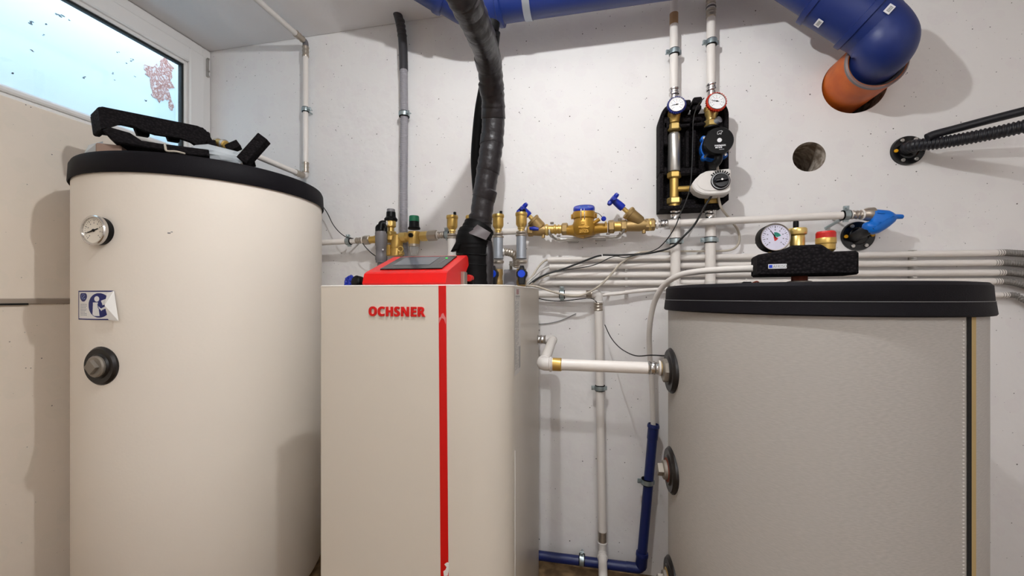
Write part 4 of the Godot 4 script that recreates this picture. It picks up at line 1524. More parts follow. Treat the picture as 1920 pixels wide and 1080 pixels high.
func black_hoses() -> void:
	# main wrapped hose
	var path := []
	for q in [[850, -40, 1.10], [868, -5, 1.15], [893, 45, 1.26], [913, 100, 1.42], [921, 150, 1.52], [925, 200, 1.585], [924, 250, 1.61], [918, 300, 1.62], [910, 350, 1.63], [903, 400, 1.64], [899, 440, 1.65]]:
		path.append(PT(q[0], q[1], q[2]))
	var t := thing("insulated_hose", "thick black tape-wrapped hose curving from the ceiling down behind the red console", "hose", PT(904, 534, 1.62))
	var st := mk()
	var sp := spline(path, 9)
	var rr := []
	rng.seed = 8
	for i in sp.size():
		var s: float = float(i) / sp.size()
		var base := lerpf(0.046, 0.0455, s)
		# lapped tape: each turn steps in a little
		var lap := fmod(i * 0.31, 1.0)
		rr.append(base + lap * 0.0035 - 0.002 + sin(i * 1.7) * 0.0008)
	tube(st, sp, rr, 26)
	put("wrapped_insulation", st, M.black_tape, t)
	st = mk()
	for i in range(4, sp.size() - 2, 9):
		var d: Vector3 = (sp[i + 1] - sp[i - 1]).normalized()
		var tl := (d + Vector3(rng.randf_range(-0.22, 0.22), 0, rng.randf_range(-0.1, 0.1))).normalized()
		lathe(st, [[0.040, -0.045], [0.0455, -0.04], [0.0484, 0.0], [0.0478, 0.001], [0.040, 0.002]], ax(sp[i], tl), 26)
		put("tape_turn", st, M.black_tape, t)
		st = mk()
	# second hose behind it
	path = []
	for q in [[926, 60, 1.60], [920, 110, 1.68], [908, 170, 1.70], [901, 210, 1.71], [896, 260, 1.71], [894, 300, 1.71], [896, 340, 1.71], [899, 380, 1.72]]:
		path.append(PT(q[0], q[1], q[2]))
	var t2 := thing("insulated_hose", "thinner black hose running behind the thick tape-wrapped hose", "hose", PT(899, 380, 1.72))
	st = mk()
	tube(st, spline(path, 8), 0.026, 18)
	put("insulation", st, M.rubber, t2)
	st = mk()
	var b := PT(921, 50, 1.62)
	lathe(st, [[0.0, -0.02], [0.032, -0.02], [0.034, 0.015], [0.0, 0.02]], ax(b, Vector3(0.15, 1, 0.1)), 18)
	put("end_cap", st, M.rubber, t2)
	# thin pale cable beside it
	solo("thin_cable", "thin pale cable running down beside the black hoses", "cable", PT(941, 170, 1.7), func(s2: SurfaceTool) -> void:
		tube(s2, spline([PT(926, 50, 1.68), PT(930, 75, 1.68), PT(936, 100, 1.67), PT(939, 140, 1.67), PT(940, 175, 1.66)], 6), 0.0035, 8), M.cable_beige)
	# collar bundle at the foot
	path = [PT(891, 536, 1.62), PT(889, 500, 1.62), PT(887, 470, 1.62), PT(887, 454, 1.62), PT(892, 440, 1.63), PT(899, 425, 1.64)]
	var tc := thing("insulated_collar", "black taped insulation bundle at the foot of the thick hose", "insulation", PT(897, 536, 1.62))
	st = mk()
	sp = spline(path, 7)
	rr = []
	for i in sp.size():
		var s: float = float(i) / (sp.size() - 1)
		rr.append([0.068, 0.068, 0.070, 0.071, 0.064, 0.050][int(s * 5.0)] + sin(i * 2.1) * 0.0012)
	tube(st, sp, rr, 28)
	put("wrapped_insulation", st, M.rubber, tc)
	st = mk()
	for q in [[888, 478, 0.0705], [889, 497, 0.0695]]:
		ring(st, PT(q[0], q[1], 1.62), Vector3(0.06, 1, 0.03), q[2] + 0.001, 0.006)
	put("tape_seam", st, M.black_plastic, tc)
	st = mk()
	tube(st, spline([PT(913, 534, 1.60), PT(914, 505, 1.60), PT(914, 480, 1.60), PT(912, 455, 1.61)], 5), 0.024, 16)
	put("side_sleeve", st, M.black_tape, tc)
	st = mk()
	# grey tape flap laid round the front
	var fa := PT(878, 437, 1.555)
	var fb := PT(895, 421, 1.565)
	var fc := PT(920, 436, 1.56)
	var fd := PT(911, 450, 1.55)
	var m0 := (fa + fd) / 2 + Vector3(0, 0, 0.012)
	var m1 := (fb + fc) / 2 + Vector3(0, 0, 0.014)
	for q in [[fa, m0, m1, fb], [m0, fd, fc, m1]]:
		quad(st, q[0], q[1], q[2], q[3], 1)
		var o := Vector3(0, 0, -0.003)
		quad(st, q[0] + o, q[3] + o, q[2] + o, q[1] + o, 2)
	put("tape_flap", st, M.grey_tape, tc)
	st = mk()
	prism(st, PackedVector2Array([Vector2(0, 0), Vector2(0.03, 0.006), Vector2(0.045, 0.03), Vector2(0.02, 0.034)]), 0.03, Transform3D(Basis(), PT(849, 473, 1.60)), 0.004)
	put("loose_flap", st, M.rubber, tc)

func sewer() -> void:
	var z := 0.25
	var yc := EYE + 1.25
	var r := 0.082
	var t := thing("sewer_pipe", "thick blue plastic waste pipe running under the ceiling", "pipe", Vector3(0.3, yc, z))
	var xe := P(905, 40, z).x
	var xr := 0.66
	var A := Vector3(xe, yc, z)
	var st := mk()
	rod(st, A, Vector3(xr, yc, z), r, 40)
	put("straight_run", st, M.sewer_blue, t)
	# bend at the left that climbs to the ceiling
	st = mk()
	var up := Vector3(-0.80, 0.36, 0.46).normalized()
	tube(st, fillet([A + Vector3(0.03, 0, 0), A + Vector3(-0.06, 0, 0), A + Vector3(-0.06, 0, 0) + up * 0.16], 0.07), r + 0.001, 40)
	put("bend", st, M.sewer_blue, t)
	st = mk()
	var B := A + Vector3(-0.06, 0, 0) + up * 0.12
	lathe(st, [[r, -0.02], [r + 0.010, -0.02], [r + 0.014, -0.008], [r + 0.014, 0.012], [r + 0.009, 0.02], [r + 0.009, 0.15], [r, 0.15]], ax(B, up), 40)
	tube(st, [B + up * 0.1, B + up * 0.7], r, 40)
	put("left_socket", st, M.sewer_blue, t)
	st = mk()
	lathe(st, [[r, 0.0], [r + 0.010, 0.0], [r + 0.010, -0.055], [r + 0.014, -0.06], [r + 0.014, -0.075], [r, -0.08]], ax(A + Vector3(0.01, 0, 0), Vector3(-1, 0, 0)), 40)
	put("socket", st, M.sewer_blue, t)
	st = mk()
	var hx := P(993, 20, 0.2).x
	lathe(st, [[r, -0.015], [r + 0.004, -0.015], [r + 0.004, 0.015], [r, 0.015]], ax(Vector3(hx, yc, z), Vector3(1, 0, 0)), 40)
	put("hanger_band", st, M.galvanised, t, "galvanised hanger strap")
	# down-slope to the wall sleeve
	var el := P(1620, 40, 0.21)
	var el2 := Vector3(el.x, el.y, el.z)
	var dd := Vector3(0.75, -0.66, 0.0).normalized()
	var st0 := el2 - dd * 0.52
	st = mk()
	tube(st, fillet([Vector3(xr - 0.02, yc, z), Vector3(xr + 0.03, yc, z), st0, el2 - dd * 0.04], 0.09), r, 40)
	put("sloping_run", st, M.sewer_blue, t)
	for k in 2:
		st = mk()
		var o: Vector3 = el2 - dd * [-0.005, 0.165][k]
		var fw: float = [0.052, 0.13][k]
		lathe(st, [[r, fw], [r + 0.010, fw - 0.002], [r + 0.012, 0.03], [r + 0.014, 0.0], [r + 0.020, -0.004], [r + 0.020, -0.024], [r, -0.028]], ax(o, dd), 44)
		put("socket", st, M.sewer_blue, t)
	# elbow into the orange sleeve
	var mo := P(1645, 114, 0.15)
	st = mk()
	var ep := fillet([el2 - dd * 0.10, el2 + dd * 0.06, Vector3(mo.x - 0.006, mo.y + 0.008, 0.215), Vector3(mo.x, mo.y, 0.10)], 0.07, 10)
	var er := []
	for i in ep.size():
		er.append(lerpf(0.093, r, clampf((float(i) / ep.size() - 0.6) * 2.5, 0.0, 1.0)))
	tube(st, ep, er, 44)
	put("elbow", st, M.sewer_blue, t)
	for q in [[0.118, 0.75], [-0.032, -0.62]]:
		# label on the side of the pipe that faces the camera
		var o: Vector3 = el2 - dd * q[0]
		var to := (Vector3(0, EYE, DIST) - o)
		to = (to - dd * to.dot(dd)).normalized().rotated(dd, q[1])
		var xf := Transform3D(Basis(dd, to.cross(dd).normalized(), to), o + to * (r + 0.0142)) * Transform3D(Basis(Vector3(0, 0, 1), PI / 2), Vector3.ZERO)
		st = mk()
		prism(st, round_rect(0.030, 0.021, 0.001, 2), 0.0016, xf)
		var sk := put("paper_label", st, M.label_white, t)
		for k in 5:
			st = mk()
			prism(st, round_rect(0.0022, 0.012, 0.0004, 1), 0.0020, xf * Transform3D(Basis(), Vector3(-0.008 + k * 0.004, -0.001, 0)))
			put("bar_mark", st, M.cable_grey, sk)
	# orange sleeve
	var t2 := thing("wall_sleeve", "orange pipe sleeve sticking out of the large core hole", "pipe sleeve", Vector3(mo.x, mo.y, 0))
	var R := 0.103
	st = mk()
	lathe(st, [[R, -0.30], [R, 0.148], [R - 0.001, 0.152], [R - 0.008, 0.152], [R - 0.010, 0.14], [R - 0.010, -0.3]], ax(Vector3(mo.x, mo.y, 0), Vector3(0, 0, 1)), 48)
	put("sleeve", st, M.sewer_orange, t2)
	st = mk()
	lathe(st, [[r + 0.001, 0.13], [r + 0.004, 0.142], [r + 0.007, 0.136], [R - 0.010, 0.148], [R - 0.004, 0.154], [R + 0.001, 0.15], [R + 0.001, 0.14]], ax(Vector3(mo.x, mo.y, 0), Vector3(0, 0, 1)), 48)
	put("rubber_seal", st, M.trap_grey, t2)

func risers() -> void:
	var z := 0.055
	for side in 2:
		var px: float = [1263.5, 1333.0][side]
		var x := P(px, 140, z).x
		var who: String = ["left", "right"][side]
		var t := thing("heating_riser", ["white heating pipe above the blue dial of the pump station", "white heating pipe above the red dial of the pump station"][side], "pipe", Vector3(x, P(px, 175, z).y, z))
		var yb := P(px, 172, z).y
		var st := mk()
		rod(st, Vector3(x, yb, z), Vector3(x, CEIL - 0.002, z), 0.0172, 20)
		put("pipe", st, M.pipe_white, t)
		if side == 0:
			st = mk()
			rod(st, Vector3(x, P(px, 47, z).y, z), Vector3(x, P(px, 26, z).y, z), 0.0178, 20)
			put("tape_band", st, M.rust_tape, t)
		else:
			st = mk()
			sleeve(st, Vector3(x, P(px, 34, z).y, z), Vector3(x, P(px, 19, z).y, z), 0.0178)
			sleeve(st, Vector3(x, P(px, 10, z).y, z), Vector3(x, P(px, -8, z).y, z), 0.0178)
			put("press_coupling", st, M.nickel, t)
			st = mk()
			ring(st, Vector3(x, P(px, 14.5, z).y, z), Vector3.UP, 0.0205, 0.008)
			put("coupling_ring", st, M.pipe_grey, t)
		clamp_on(["clamp on the white pipe above the blue dial", "clamp on the white pipe above the red dial"][side], P([1264.5, 1334.0][side], [98, 80][side], z), Vector3.UP, 0.0172, Vector3(-1, 0, 0.25))
		# below the station
		px = [1266.5, 1332.0][side]
		x = P(px, 480, z).x
		t = thing("heating_pipe", ["white heating pipe dropping from the brass tee of the pump station", "white heating pipe dropping from the mixing valve of the pump station"][side], "pipe", Vector3(x, EYE + 0.03, z))
		st = mk()
		var top := P(px, 412, z).y
		rod(st, Vector3(x, EYE + 0.06, z), Vector3(x, top, z), 0.0205, 20)
		put("pipe", st, M.pipe_white, t)
		st = mk()
		sleeve(st, Vector3(x, P(px, 413, z).y, z), Vector3(x, P(px, 394, z).y, z), 0.0205)
		put("press_sleeve", st, M.chrome, t)
		st = mk()
		tube(st, fillet([Vector3(x, EYE + 0.062, z), Vector3(x, EYE + 0.028, z), Vector3(x, EYE + 0.028, z + 0.06)], 0.03), 0.0222, 18)
		put("elbow", st, M.pipe_pale, t)
		st = mk()
		rod(st, Vector3(x, EYE + 0.028, z + 0.05), Vector3(x, EYE + 0.024, 0.245 + 0.1 * side), 0.0205, 20)
		put("tank_branch", st, M.pipe_white, t)
		clamp_on(["clamp on the white pipe under the brass tee", "clamp on the white pipe under the mixing valve"][side], P(px, [452.5, 450][side], z), Vector3.UP, 0.0205, Vector3(-1, 0, 0.15))

func station() -> void:
	var z := 0.1
	var xl := P(1237, 300, z).x
	var xr := P(1367, 300, z).x
	var yb := P(1300, 391, z).y
	var yt := P(1300, 180, z).y
	var ym := P(1250, 323, z).y
	var xm := (xl + xr) / 2
	var c := Vector3(xm, yb, 0)
	var t := thing("pump_station_shell", "black foam back shell of the pump station fixed to the wall", "foam shell", c)
	var w := xr - xl
	var h := yt - yb
	var th := 0.016
	# upper shell: an arch with big round shoulders, open round both pipes at the top
	var rim := func(lo: float, hi: float, up: bool) -> PackedVector2Array:
		var o := PackedVector2Array()
		if up:
			o.append(Vector2(xl, lo))
			arc(o, Vector2(xl + 0.07, hi - 0.09), 0.07, 0.075, 180, 105, 8)
			var q := PackedVector2Array()
			arc(q, Vector2(xl + 0.07, hi - 0.09), 0.07 - th, 0.075 - th, 108, 180, 8)
			o.append_array(q)
			o.append(Vector2(xl + th, lo))
		return o
	var st := mk()
	prism(st, rim.call(ym + 0.002, yt, true), z, Transform3D(Basis(), Vector3.ZERO), 0.004)
	# right half mirrored
	var rp := PackedVector2Array()
	for p in rim.call(ym + 0.002, yt, true):
		rp.append(Vector2(2 * xm - p.x, p.y))
	prism(st, rp, z, Transform3D(Basis(), Vector3.ZERO), 0.004)
	slab(st, Vector3(xl + 0.01, ym + 0.002, 0.0), Vector3(xr - 0.01, yt - 0.045, 0.03), 0.004)
	var us := put("upper_shell", st, M.black_foam, t)
	st = mk()
	for s in [-1.0, 1.0]:
		var u: float = xm - 0.004 + s * 0.022
		st = mk()
		box(st, Vector3(0.036, 0.026, 0.075), Transform3D(Basis(), Vector3(u, yt - 0.016 + s * 0.004, 0.052)), 0.005)
		put("moulded_rib", st, M.black_foam, us)
		st = mk()
		box(st, Vector3(0.034, 0.020, 0.055), Transform3D(Basis(), Vector3(u, yt - 0.04, 0.055)), 0.005)
		put("moulded_rib", st, M.black_foam, us)
		st = mk()
		box(st, Vector3(0.034, 0.016, 0.06), Transform3D(Basis(), Vector3(u, P(1300, 223, 0.09).y, 0.06)), 0.004)
		put("moulded_rib", st, M.black_foam, us)
		st = mk()
		box(st, Vector3(0.046, 0.013, 0.062), Transform3D(Basis(), Vector3(u + s * 0.008, P(1300, 233, 0.09).y, 0.06)), 0.004)
		put("moulded_rib", st, M.black_foam, us)
		st = mk()
		slab(st, Vector3(u - 0.006 - s * 0.008, ym + 0.025, 0.025), Vector3(u + 0.006 - s * 0.008, P(1300, 240, 0.09).y, 0.07), 0.003)
		put("moulded_rib", st, M.black_foam, us)
	st = mk()
	slab(st, Vector3(xm - 0.058, ym + 0.03, 0.025), Vector3(xm - 0.04, P(1300, 262, 0.09).y, 0.055), 0.003)
	put("moulded_rib", st, M.black_foam, us)
	st = mk()
	box(st, Vector3(0.026, 0.05, 0.07), Transform3D(Basis(), Vector3(xl + 0.03, P(1245, 232, 0.08).y, 0.055)), 0.005)
	put("moulded_rib", st, M.black_foam, us)
	st = mk()
	box(st, Vector3(0.02, 0.10, 0.07), Transform3D(Basis(), Vector3(xl + 0.024, P(1245, 252, 0.08).y, 0.055)), 0.005)
	put("moulded_rib", st, M.black_foam, us)
	st = mk()
	box(st, Vector3(0.026, 0.05, 0.07), Transform3D(Basis(), Vector3(xr - 0.03, P(1360, 232, 0.08).y, 0.055)), 0.005)
	put("moulded_rib", st, M.black_foam, us)
	st = mk()
	# lower shell: U shape with a cut right bottom corner
	var bl := 0.018
	prism(st, PackedVector2Array([Vector2(xl, ym - 0.002), Vector2(xl, yb), Vector2(xr - 0.035, yb), Vector2(xr, yb + 0.03), Vector2(xr, ym - 0.02), Vector2(xr - th, ym - 0.01), Vector2(xr - th, yb + 0.04), Vector2(xr - 0.04, yb + bl), Vector2(xl + th, yb + bl), Vector2(xl + th, ym - 0.002)]), z, Transform3D(Basis(), Vector3.ZERO), 0.004)
	slab(st, Vector3(xl + 0.01, yb + 0.008, 0.0), Vector3(xr - 0.01, ym - 0.002, 0.03), 0.004)
	var ls := put("lower_shell", st, M.black_foam, t)
	st = mk()
	slab(st, Vector3(xm - 0.055, ym - 0.012, 0.025), Vector3(xm + 0.02, ym + 0.02, 0.085), 0.008)
	put("moulded_rib", st, M.black_foam, ls)
	st = mk()
	slab(st, Vector3(xm - 0.055, yb + 0.012, 0.025), Vector3(xm + 0.02, yb + 0.045, 0.085), 0.01)
	put("moulded_rib", st, M.black_foam, ls)
	st = mk()
	slab(st, Vector3(xl + 0.012, ym - 0.006, 0.025), Vector3(xl + 0.034, ym + 0.028, 0.08), 0.005)
	put("moulded_rib", st, M.black_foam, ls)
	st = mk()
	slab(st, Vector3(xl + 0.012, yb + 0.02, 0.025), Vector3(xl + 0.034, yb + 0.055, 0.08), 0.005)
	put("moulded_rib", st, M.black_foam, ls)

	# left leg of the station
	var zl := 0.075
	var Y := func(px: float, py: float) -> float: return P(px, py, zl).y
	var x0 := P(1264, 300, zl).x
	var V := func(py: float) -> Vector3: return Vector3(x0, P(1264, py, zl).y, zl)
	t = thing("return_valve", "brass ball valve with blue ringed thermometer on the pump station", "valve", V.call(242))
	st = mk()
	lathe(st, [[0.017, 0.0], [0.017, 0.03], [0.021, 0.034], [0.021, 0.042], [0.0185, 0.045], [0.0185, 0.052], [0.021, 0.055], [0.021, 0.06], [0.017, 0.062]], Transform3D(Basis(), V.call(193)), 24)
	put("press_socket", st, M.chrome, t)
	st = mk()
	lathe(st, [[0.0, 0.0], [0.02, 0.0], [0.024, 0.02], [0.027, 0.04], [0.022, 0.065], [0.018, 0.085], [0.0, 0.085]], Transform3D(Basis(), V.call(231)), 28)
	put("valve_body", st, M.brass, t)
	st = mk()
	hexa(st, V.call(246), V.call(233), 0.0285)
	put("union_nut", st, M.brass_bright, t)
	thermo(t, P(1269, 196, 0.135), 0.0355, M.dial_blue, Vector3(-0.02, 0.1, 1.0), 186)
	t = thing("spacer_pipe", "brushed steel spacer tube on the left of the pump station", "pipe", V.call(322))
	st = mk()
	lathe(st, [[0.0, 0.0], [0.024, 0.0], [0.0255, 0.004], [0.0255, 0.152], [0.024, 0.16], [0.021, 0.164], [0.0, 0.166]], Transform3D(Basis(), V.call(322)), 32)
	put("tube", st, M.steel, t)
	t = thing("brass_tee", "brass tee with side branch at the foot of the spacer tube", "pipe tee", V.call(392))
	st = mk()
	hexa(st, V.call(335), V.call(323), 0.0285)
	put("upper_nut", st, M.brass, t)
	st = mk()
	lathe(st, [[0.0, 0.0], [0.018, 0.0], [0.018, 0.085], [0.023, 0.09], [0.023, 0.096], [0.0, 0.096]], Transform3D(Basis(), V.call(373)), 26)
	var bx: Vector3 = V.call(355)
	rod(st, bx, Vector3(P(1296, 355, zl).x, bx.y, zl), 0.0125, 20)
	put("tee_body", st, M.brass, t)
	st = mk()
	hexa(st, V.call(383.5), V.call(371), 0.0315)
	put("union_nut", st, M.brass_bright, t)
	st = mk()
	rod(st, V.call(394), V.call(383), 0.0225, 24, 0.002)
	put("lower_collar", st, M.brass, t)
	st = mk()
	ring(st, Vector3(P(1298, 355, zl).x, bx.y, zl), Vector3(1, 0, 0), 0.0165, 0.012)
	put("rubber_gasket", st, M.rubber, t)

	# right leg
	var x1 := P(1334, 300, zl).x
	var U := func(py: float) -> Vector3: return Vector3(x1, P(1334, py, zl).y, zl)
	t = thing("supply_valve", "brass ball valve with red ringed thermometer on the pump station", "valve", U.call(238))
	st = mk()
	lathe(st, [[0.017, 0.0], [0.017, 0.04], [0.021, 0.044], [0.021, 0.052], [0.0185, 0.055], [0.0185, 0.062], [0.0215, 0.065], [0.0215, 0.07], [0.017, 0.072]], Transform3D(Basis(), U.call(190)), 24)
	put("press_socket", st, M.chrome, t)
	st = mk()
	lathe(st, [[0.0, 0.0], [0.021, 0.0], [0.021, 0.02], [0.026, 0.03], [0.027, 0.055], [0.02, 0.075], [0.0, 0.08]], Transform3D(Basis(), U.call(228)), 28)
	rod(st, U.call(206), U.call(206) + Vector3(-0.028, 0, 0.008), 0.01, 16)
	put("valve_body", st, M.brass_bright, t)
	st = mk()
	hexa(st, U.call(239), U.call(226), 0.03)
	put("union_nut", st, M.brass_bright, t)
	st = mk()
	ring(st, U.call(241), Vector3.UP, 0.0325, 0.008)
	put("gasket", st, M.black_plastic, t)
	thermo(t, P(1344, 190, 0.15), 0.0385, M.dial_red, Vector3(0.12, 0.1, 1.0), 172)

	# circulation pump
	var hc := P(1349, 263, 0.21)
	t = thing("circulation_pump", "blue circulation pump with round black motor head", "pump", Vector3(x1, U.call(320).y, zl))
	var axd := Vector3(0.0, 0.0, 1.0).normalized()
	st = mk()
	lathe(st, [[0.0, 0.0], [0.016, 0.0], [0.019, 0.02], [0.021, 0.03], [0.021, 0.13], [0.017, 0.145], [0.016, 0.165], [0.0, 0.165]], Transform3D(Basis(), U.call(320)), 24)
	put("pump_pipe", st, M.dark_navy, t)
	st = mk()
	var pb := hc - axd * 0.115
	lathe(st, [[0.0, 0.0], [0.045, 0.0], [0.05, 0.01], [0.052, 0.045], [0.0, 0.045]], ax(pb, axd), 36)
	for k in 4:
		var a := TAU * k / 4 + 0.75
		var e := ax(pb, axd)
		var o := e * Vector3(cos(a) * 0.054, 0.022, sin(a) * 0.054)
		rod(st, o, o + axd * 0.028, 0.011, 14, 0.003)
	put("pump_housing", st, M.pump_blue, t)
	st = mk()
	for k in 4:
		st = mk()
		var a := TAU * k / 4 + 0.75
		var o := ax(pb, axd) * Vector3(cos(a) * 0.054, 0.05, sin(a) * 0.054)
		hexa(st, o - axd * 0.002, o + axd * 0.004, 0.006)
		put("bolt", st, M.chrome, t)
	st = mk()
	lathe(st, [[0.0, -0.075], [0.046, -0.075], [0.050, -0.06], [0.050, -0.03], [0.053, -0.027], [0.053, -0.004], [0.051, -0.001], [0.0, 0.0]], ax(hc, axd), 40)
	var head := put("motor_head", st, M.black_plastic, t)
	st = mk()
	rod(st, hc - axd * 0.002, hc + axd * 0.0025, 0.0085, 20, 0.0008)
	put("vent_screw", st, M.label_white, head)
	# emblem: outline of a walking bear, and two lines of print
	var hf := facing(hc + axd * 0.0002, axd)
	st = mk()
	var bear := [[-10, -7], [-10, 1], [-8, 5], [-3, 7], [3, 7], [7, 8], [9, 6.5], [12, 5], [11, 3], [8, 2], [7, -1], [5, -2], [4, -5], [7, -6], [6, -8], [2, -8], [0, -3], [-3, -3], [-3, -7], [-4, -8], [-10, -8], [-10, -7]]
	var bp := []
	for q in bear:
		bp.append(hf * Vector3(q[0] * 0.00085 + 0.001, 0.030 + q[1] * 0.00085, 0.0004))
	tube(st, bp, 0.0007, 6)
	put("bear_emblem", st, M.label_white, head)
	words("lettering", "PRIMAX", 0.0058, 0.0006, hf * Transform3D(Basis(), Vector3(0.002, -0.0206, 0.0003)), M.label_white, head, 0.6, 1.3)
	words("lettering_001", "BLUE", 0.0052, 0.0006, hf * Transform3D(Basis(), Vector3(-0.003, -0.0280, 0.0003)), M.label_white, head, 0.6, 1.4)
	st = mk()
	prism(st, round_rect(0.018, 0.0012, 0.0004, 1), 0.0005, hf * Transform3D(Basis(), Vector3(0.008, -0.0355, 0.0003)))
	put("small_print", st, M.label_white, head)
	st = mk()
	var pl := hc - axd * 0.03
	tube(st, fillet([pl + Vector3(0.004, -0.03, 0), pl + Vector3(0.006, -0.07, 0), pl + Vector3(-0.018, -0.092, 0.01)], 0.02), 0.0155, 16)
	put("cable_plug", st, M.black_plastic, t)
	st = mk()
	lathe(st, [[0.0, 0.0], [0.02, 0.0], [0.014, 0.02], [0.014, 0.04], [0.0, 0.042]], ax(U.call(234), Vector3(0.6, 0.2, 0.8)), 16)
	put("upper_neck", st, M.galvanised, t)

	# mixing valve with its white motor
	var mc := P(1336, 342, 0.17)
	t = thing("mixing_valve", "white mixing valve motor with round black knob on the pump station", "valve actuator", U.call(392))
	st = mk()
	var mf := facing(mc, Vector3(-0.02, 0.06, 1).normalized())
	var poly := PackedVector2Array()
	var s := 1.73 / FOC * 1.0
	for q in [[1302, 348], [1302, 341], [1307, 334], [1316, 325.5], [1326, 321], [1345, 319.5], [1364, 319.3], [1367, 321], [1367, 356], [1366, 359], [1360, 362.5], [1348, 363.5], [1330, 363.5], [1318, 361.5], [1308, 356]]:
		poly.append(Vector2((q[0] - 1336) * s * 0.95, (342 - q[1]) * s))
	prism(st, poly, 0.055, mf * Transform3D(Basis(), Vector3(0, 0, -0.055)), 0.005, true)
	var act := put("motor_case", st, M.actuator_white, t)
	st = mk()
	var inner := inset(poly if not Geometry2D.is_polygon_clockwise(poly) else poly, -0.006)
	poly.reverse()
	var p2 := PackedVector2Array()
	for q in poly:
		p2.append(q * 0.84 + Vector2(0.004, 0.006))
	prism(st, p2, 0.003, mf * Transform3D(Basis(), Vector3(0, 0, -0.001)), 0.0025, true)
	put("cover_plate", st, M.actuator_white, act)
	st = mk()
	var kc := mf * Vector3((1349 - 1336) * s * 0.95, (342 - 341) * s, 0.002)
	lathe(st, [[0.0, 0.0], [0.036, 0.0], [0.0355, 0.004], [0.033, 0.005], [0.0, 0.005]], ax(kc, mf.basis.z), 36)
	var kn := put("scale_ring", st, M.black_plastic, act)
	st = mk()
	torus(st, 0.0315, 0.0012, ax(kc + mf.basis.z * 0.005, mf.basis.z), 36, 6)
	put("ring_line", st, M.label_white, kn)
	st = mk()
	lathe(st, [[0.030, 0.003], [0.029, 0.012], [0.026, 0.015], [0.0, 0.015]], ax(kc, mf.basis.z), 32)
	box(st, Vector3(0.05, 0.014, 0.012), Transform3D(mf.basis, kc + mf.basis.z * 0.018).rotated_local(Vector3(0, 0, 1), 0.12), 0.004)
	put("knob", st, M.black_gloss, kn)
	st = mk()
	rod(st, kc + mf.basis.z * 0.022, kc + mf.basis.z * 0.0255, 0.004, 14)
	put("knob_screw", st, M.chrome, kn)
	st = mk()
	for k in 9:
		var a := deg_to_rad(140.0 - k * 12.5)
		var o := kc + mf.basis * Vector3(cos(a) * 0.0405, sin(a) * 0.0405, 0.0015)
		st = mk()
		box(st, Vector3(0.005, 0.008, 0.001), Transform3D(mf.basis, o).rotated_local(Vector3(0, 0, 1), a - PI / 2), 0.0003)
		put("scale_mark", st, M.black_plastic, act)
	st = mk()
	lathe(st, [[0.0, 0.0], [0.019, 0.0], [0.019, 0.012], [0.024, 0.014], [0.024, 0.02]], Transform3D(Basis(), U.call(389)), 24)
	hexa(st, U.call(383), U.call(364), 0.027)
	rod(st, U.call(366), U.call(345), 0.021, 22)
	put("valve_body", st, M.brass, t)
	st = mk()
	rod(st, Vector3(P(1299, 355, zl).x, bx.y, zl), Vector3(x1, bx.y, zl), 0.0135, 18)
	put("side_inlet", st, M.bronze, t)

func thermo(t: Node3D, c: Vector3, R: float, m: Material, dir: Vector3, deg: float) -> void:
	dir = dir.normalized()
	var st := mk()
	lathe(st, [[0.0, -0.05], [0.012, -0.05], [0.014, -0.02], [R * 0.9, -0.016], [R, -0.012], [R, -0.001], [R * 0.93, 0.002], [R * 0.86, 0.0]], ax(c, dir), 40)
	for k in 26:
		var a := TAU * k / 26
		var o := ax(c, dir) * Vector3(cos(a) * R, -0.007, sin(a) * R)
		rod(st, o - dir * 0.005, o + dir * 0.006, 0.0027, 6)
	var grip := put("dial_grip", st, m, t)
	st = mk()
	lathe(st, [[R * 0.80, 0.0], [R * 0.86, 0.004], [R * 0.9, 0.002]], ax(c, dir), 40)
	put("bezel", st, M.chrome, grip)
	st = mk()
	disc(st, R * 0.82, facing(c + dir * 0.001, dir))
	put("dial", st, M.dial_white, grip)
	st = mk()
	needle(st, facing(c + dir * 0.002, dir), deg, R * 0.62, R * 0.2, 0.0011)
	lathe(st, [[0.003, 0.0], [0.0025, 0.002], [0.0, 0.002]], ax(c + dir * 0.002, dir), 12)
	put("needle", st, M.black_plastic, grip)

const WZ := 0.09
# height of the cold water line at an image column
func WL(px: float) -> Vector3:
	var k := [[560, 457.5], [600, 457.0], [660, 452.0], [700, 449.5], [760, 445.0], [830, 440.5], [1000, 432.0], [1095, 428.0], [1170, 424.0], [1240, 420.0], [1400, 412.0], [1585, 403.0], [1640, 402.5], [1700, 402.0]]
	for i in k.size() - 1:
		if px <= k[i + 1][0] or i == k.size() - 2:
			return P(px, lerpf(k[i][1], k[i + 1][1], (px - k[i][0]) / (k[i + 1][0] - k[i][0])), WZ)
	return Vector3.ZERO

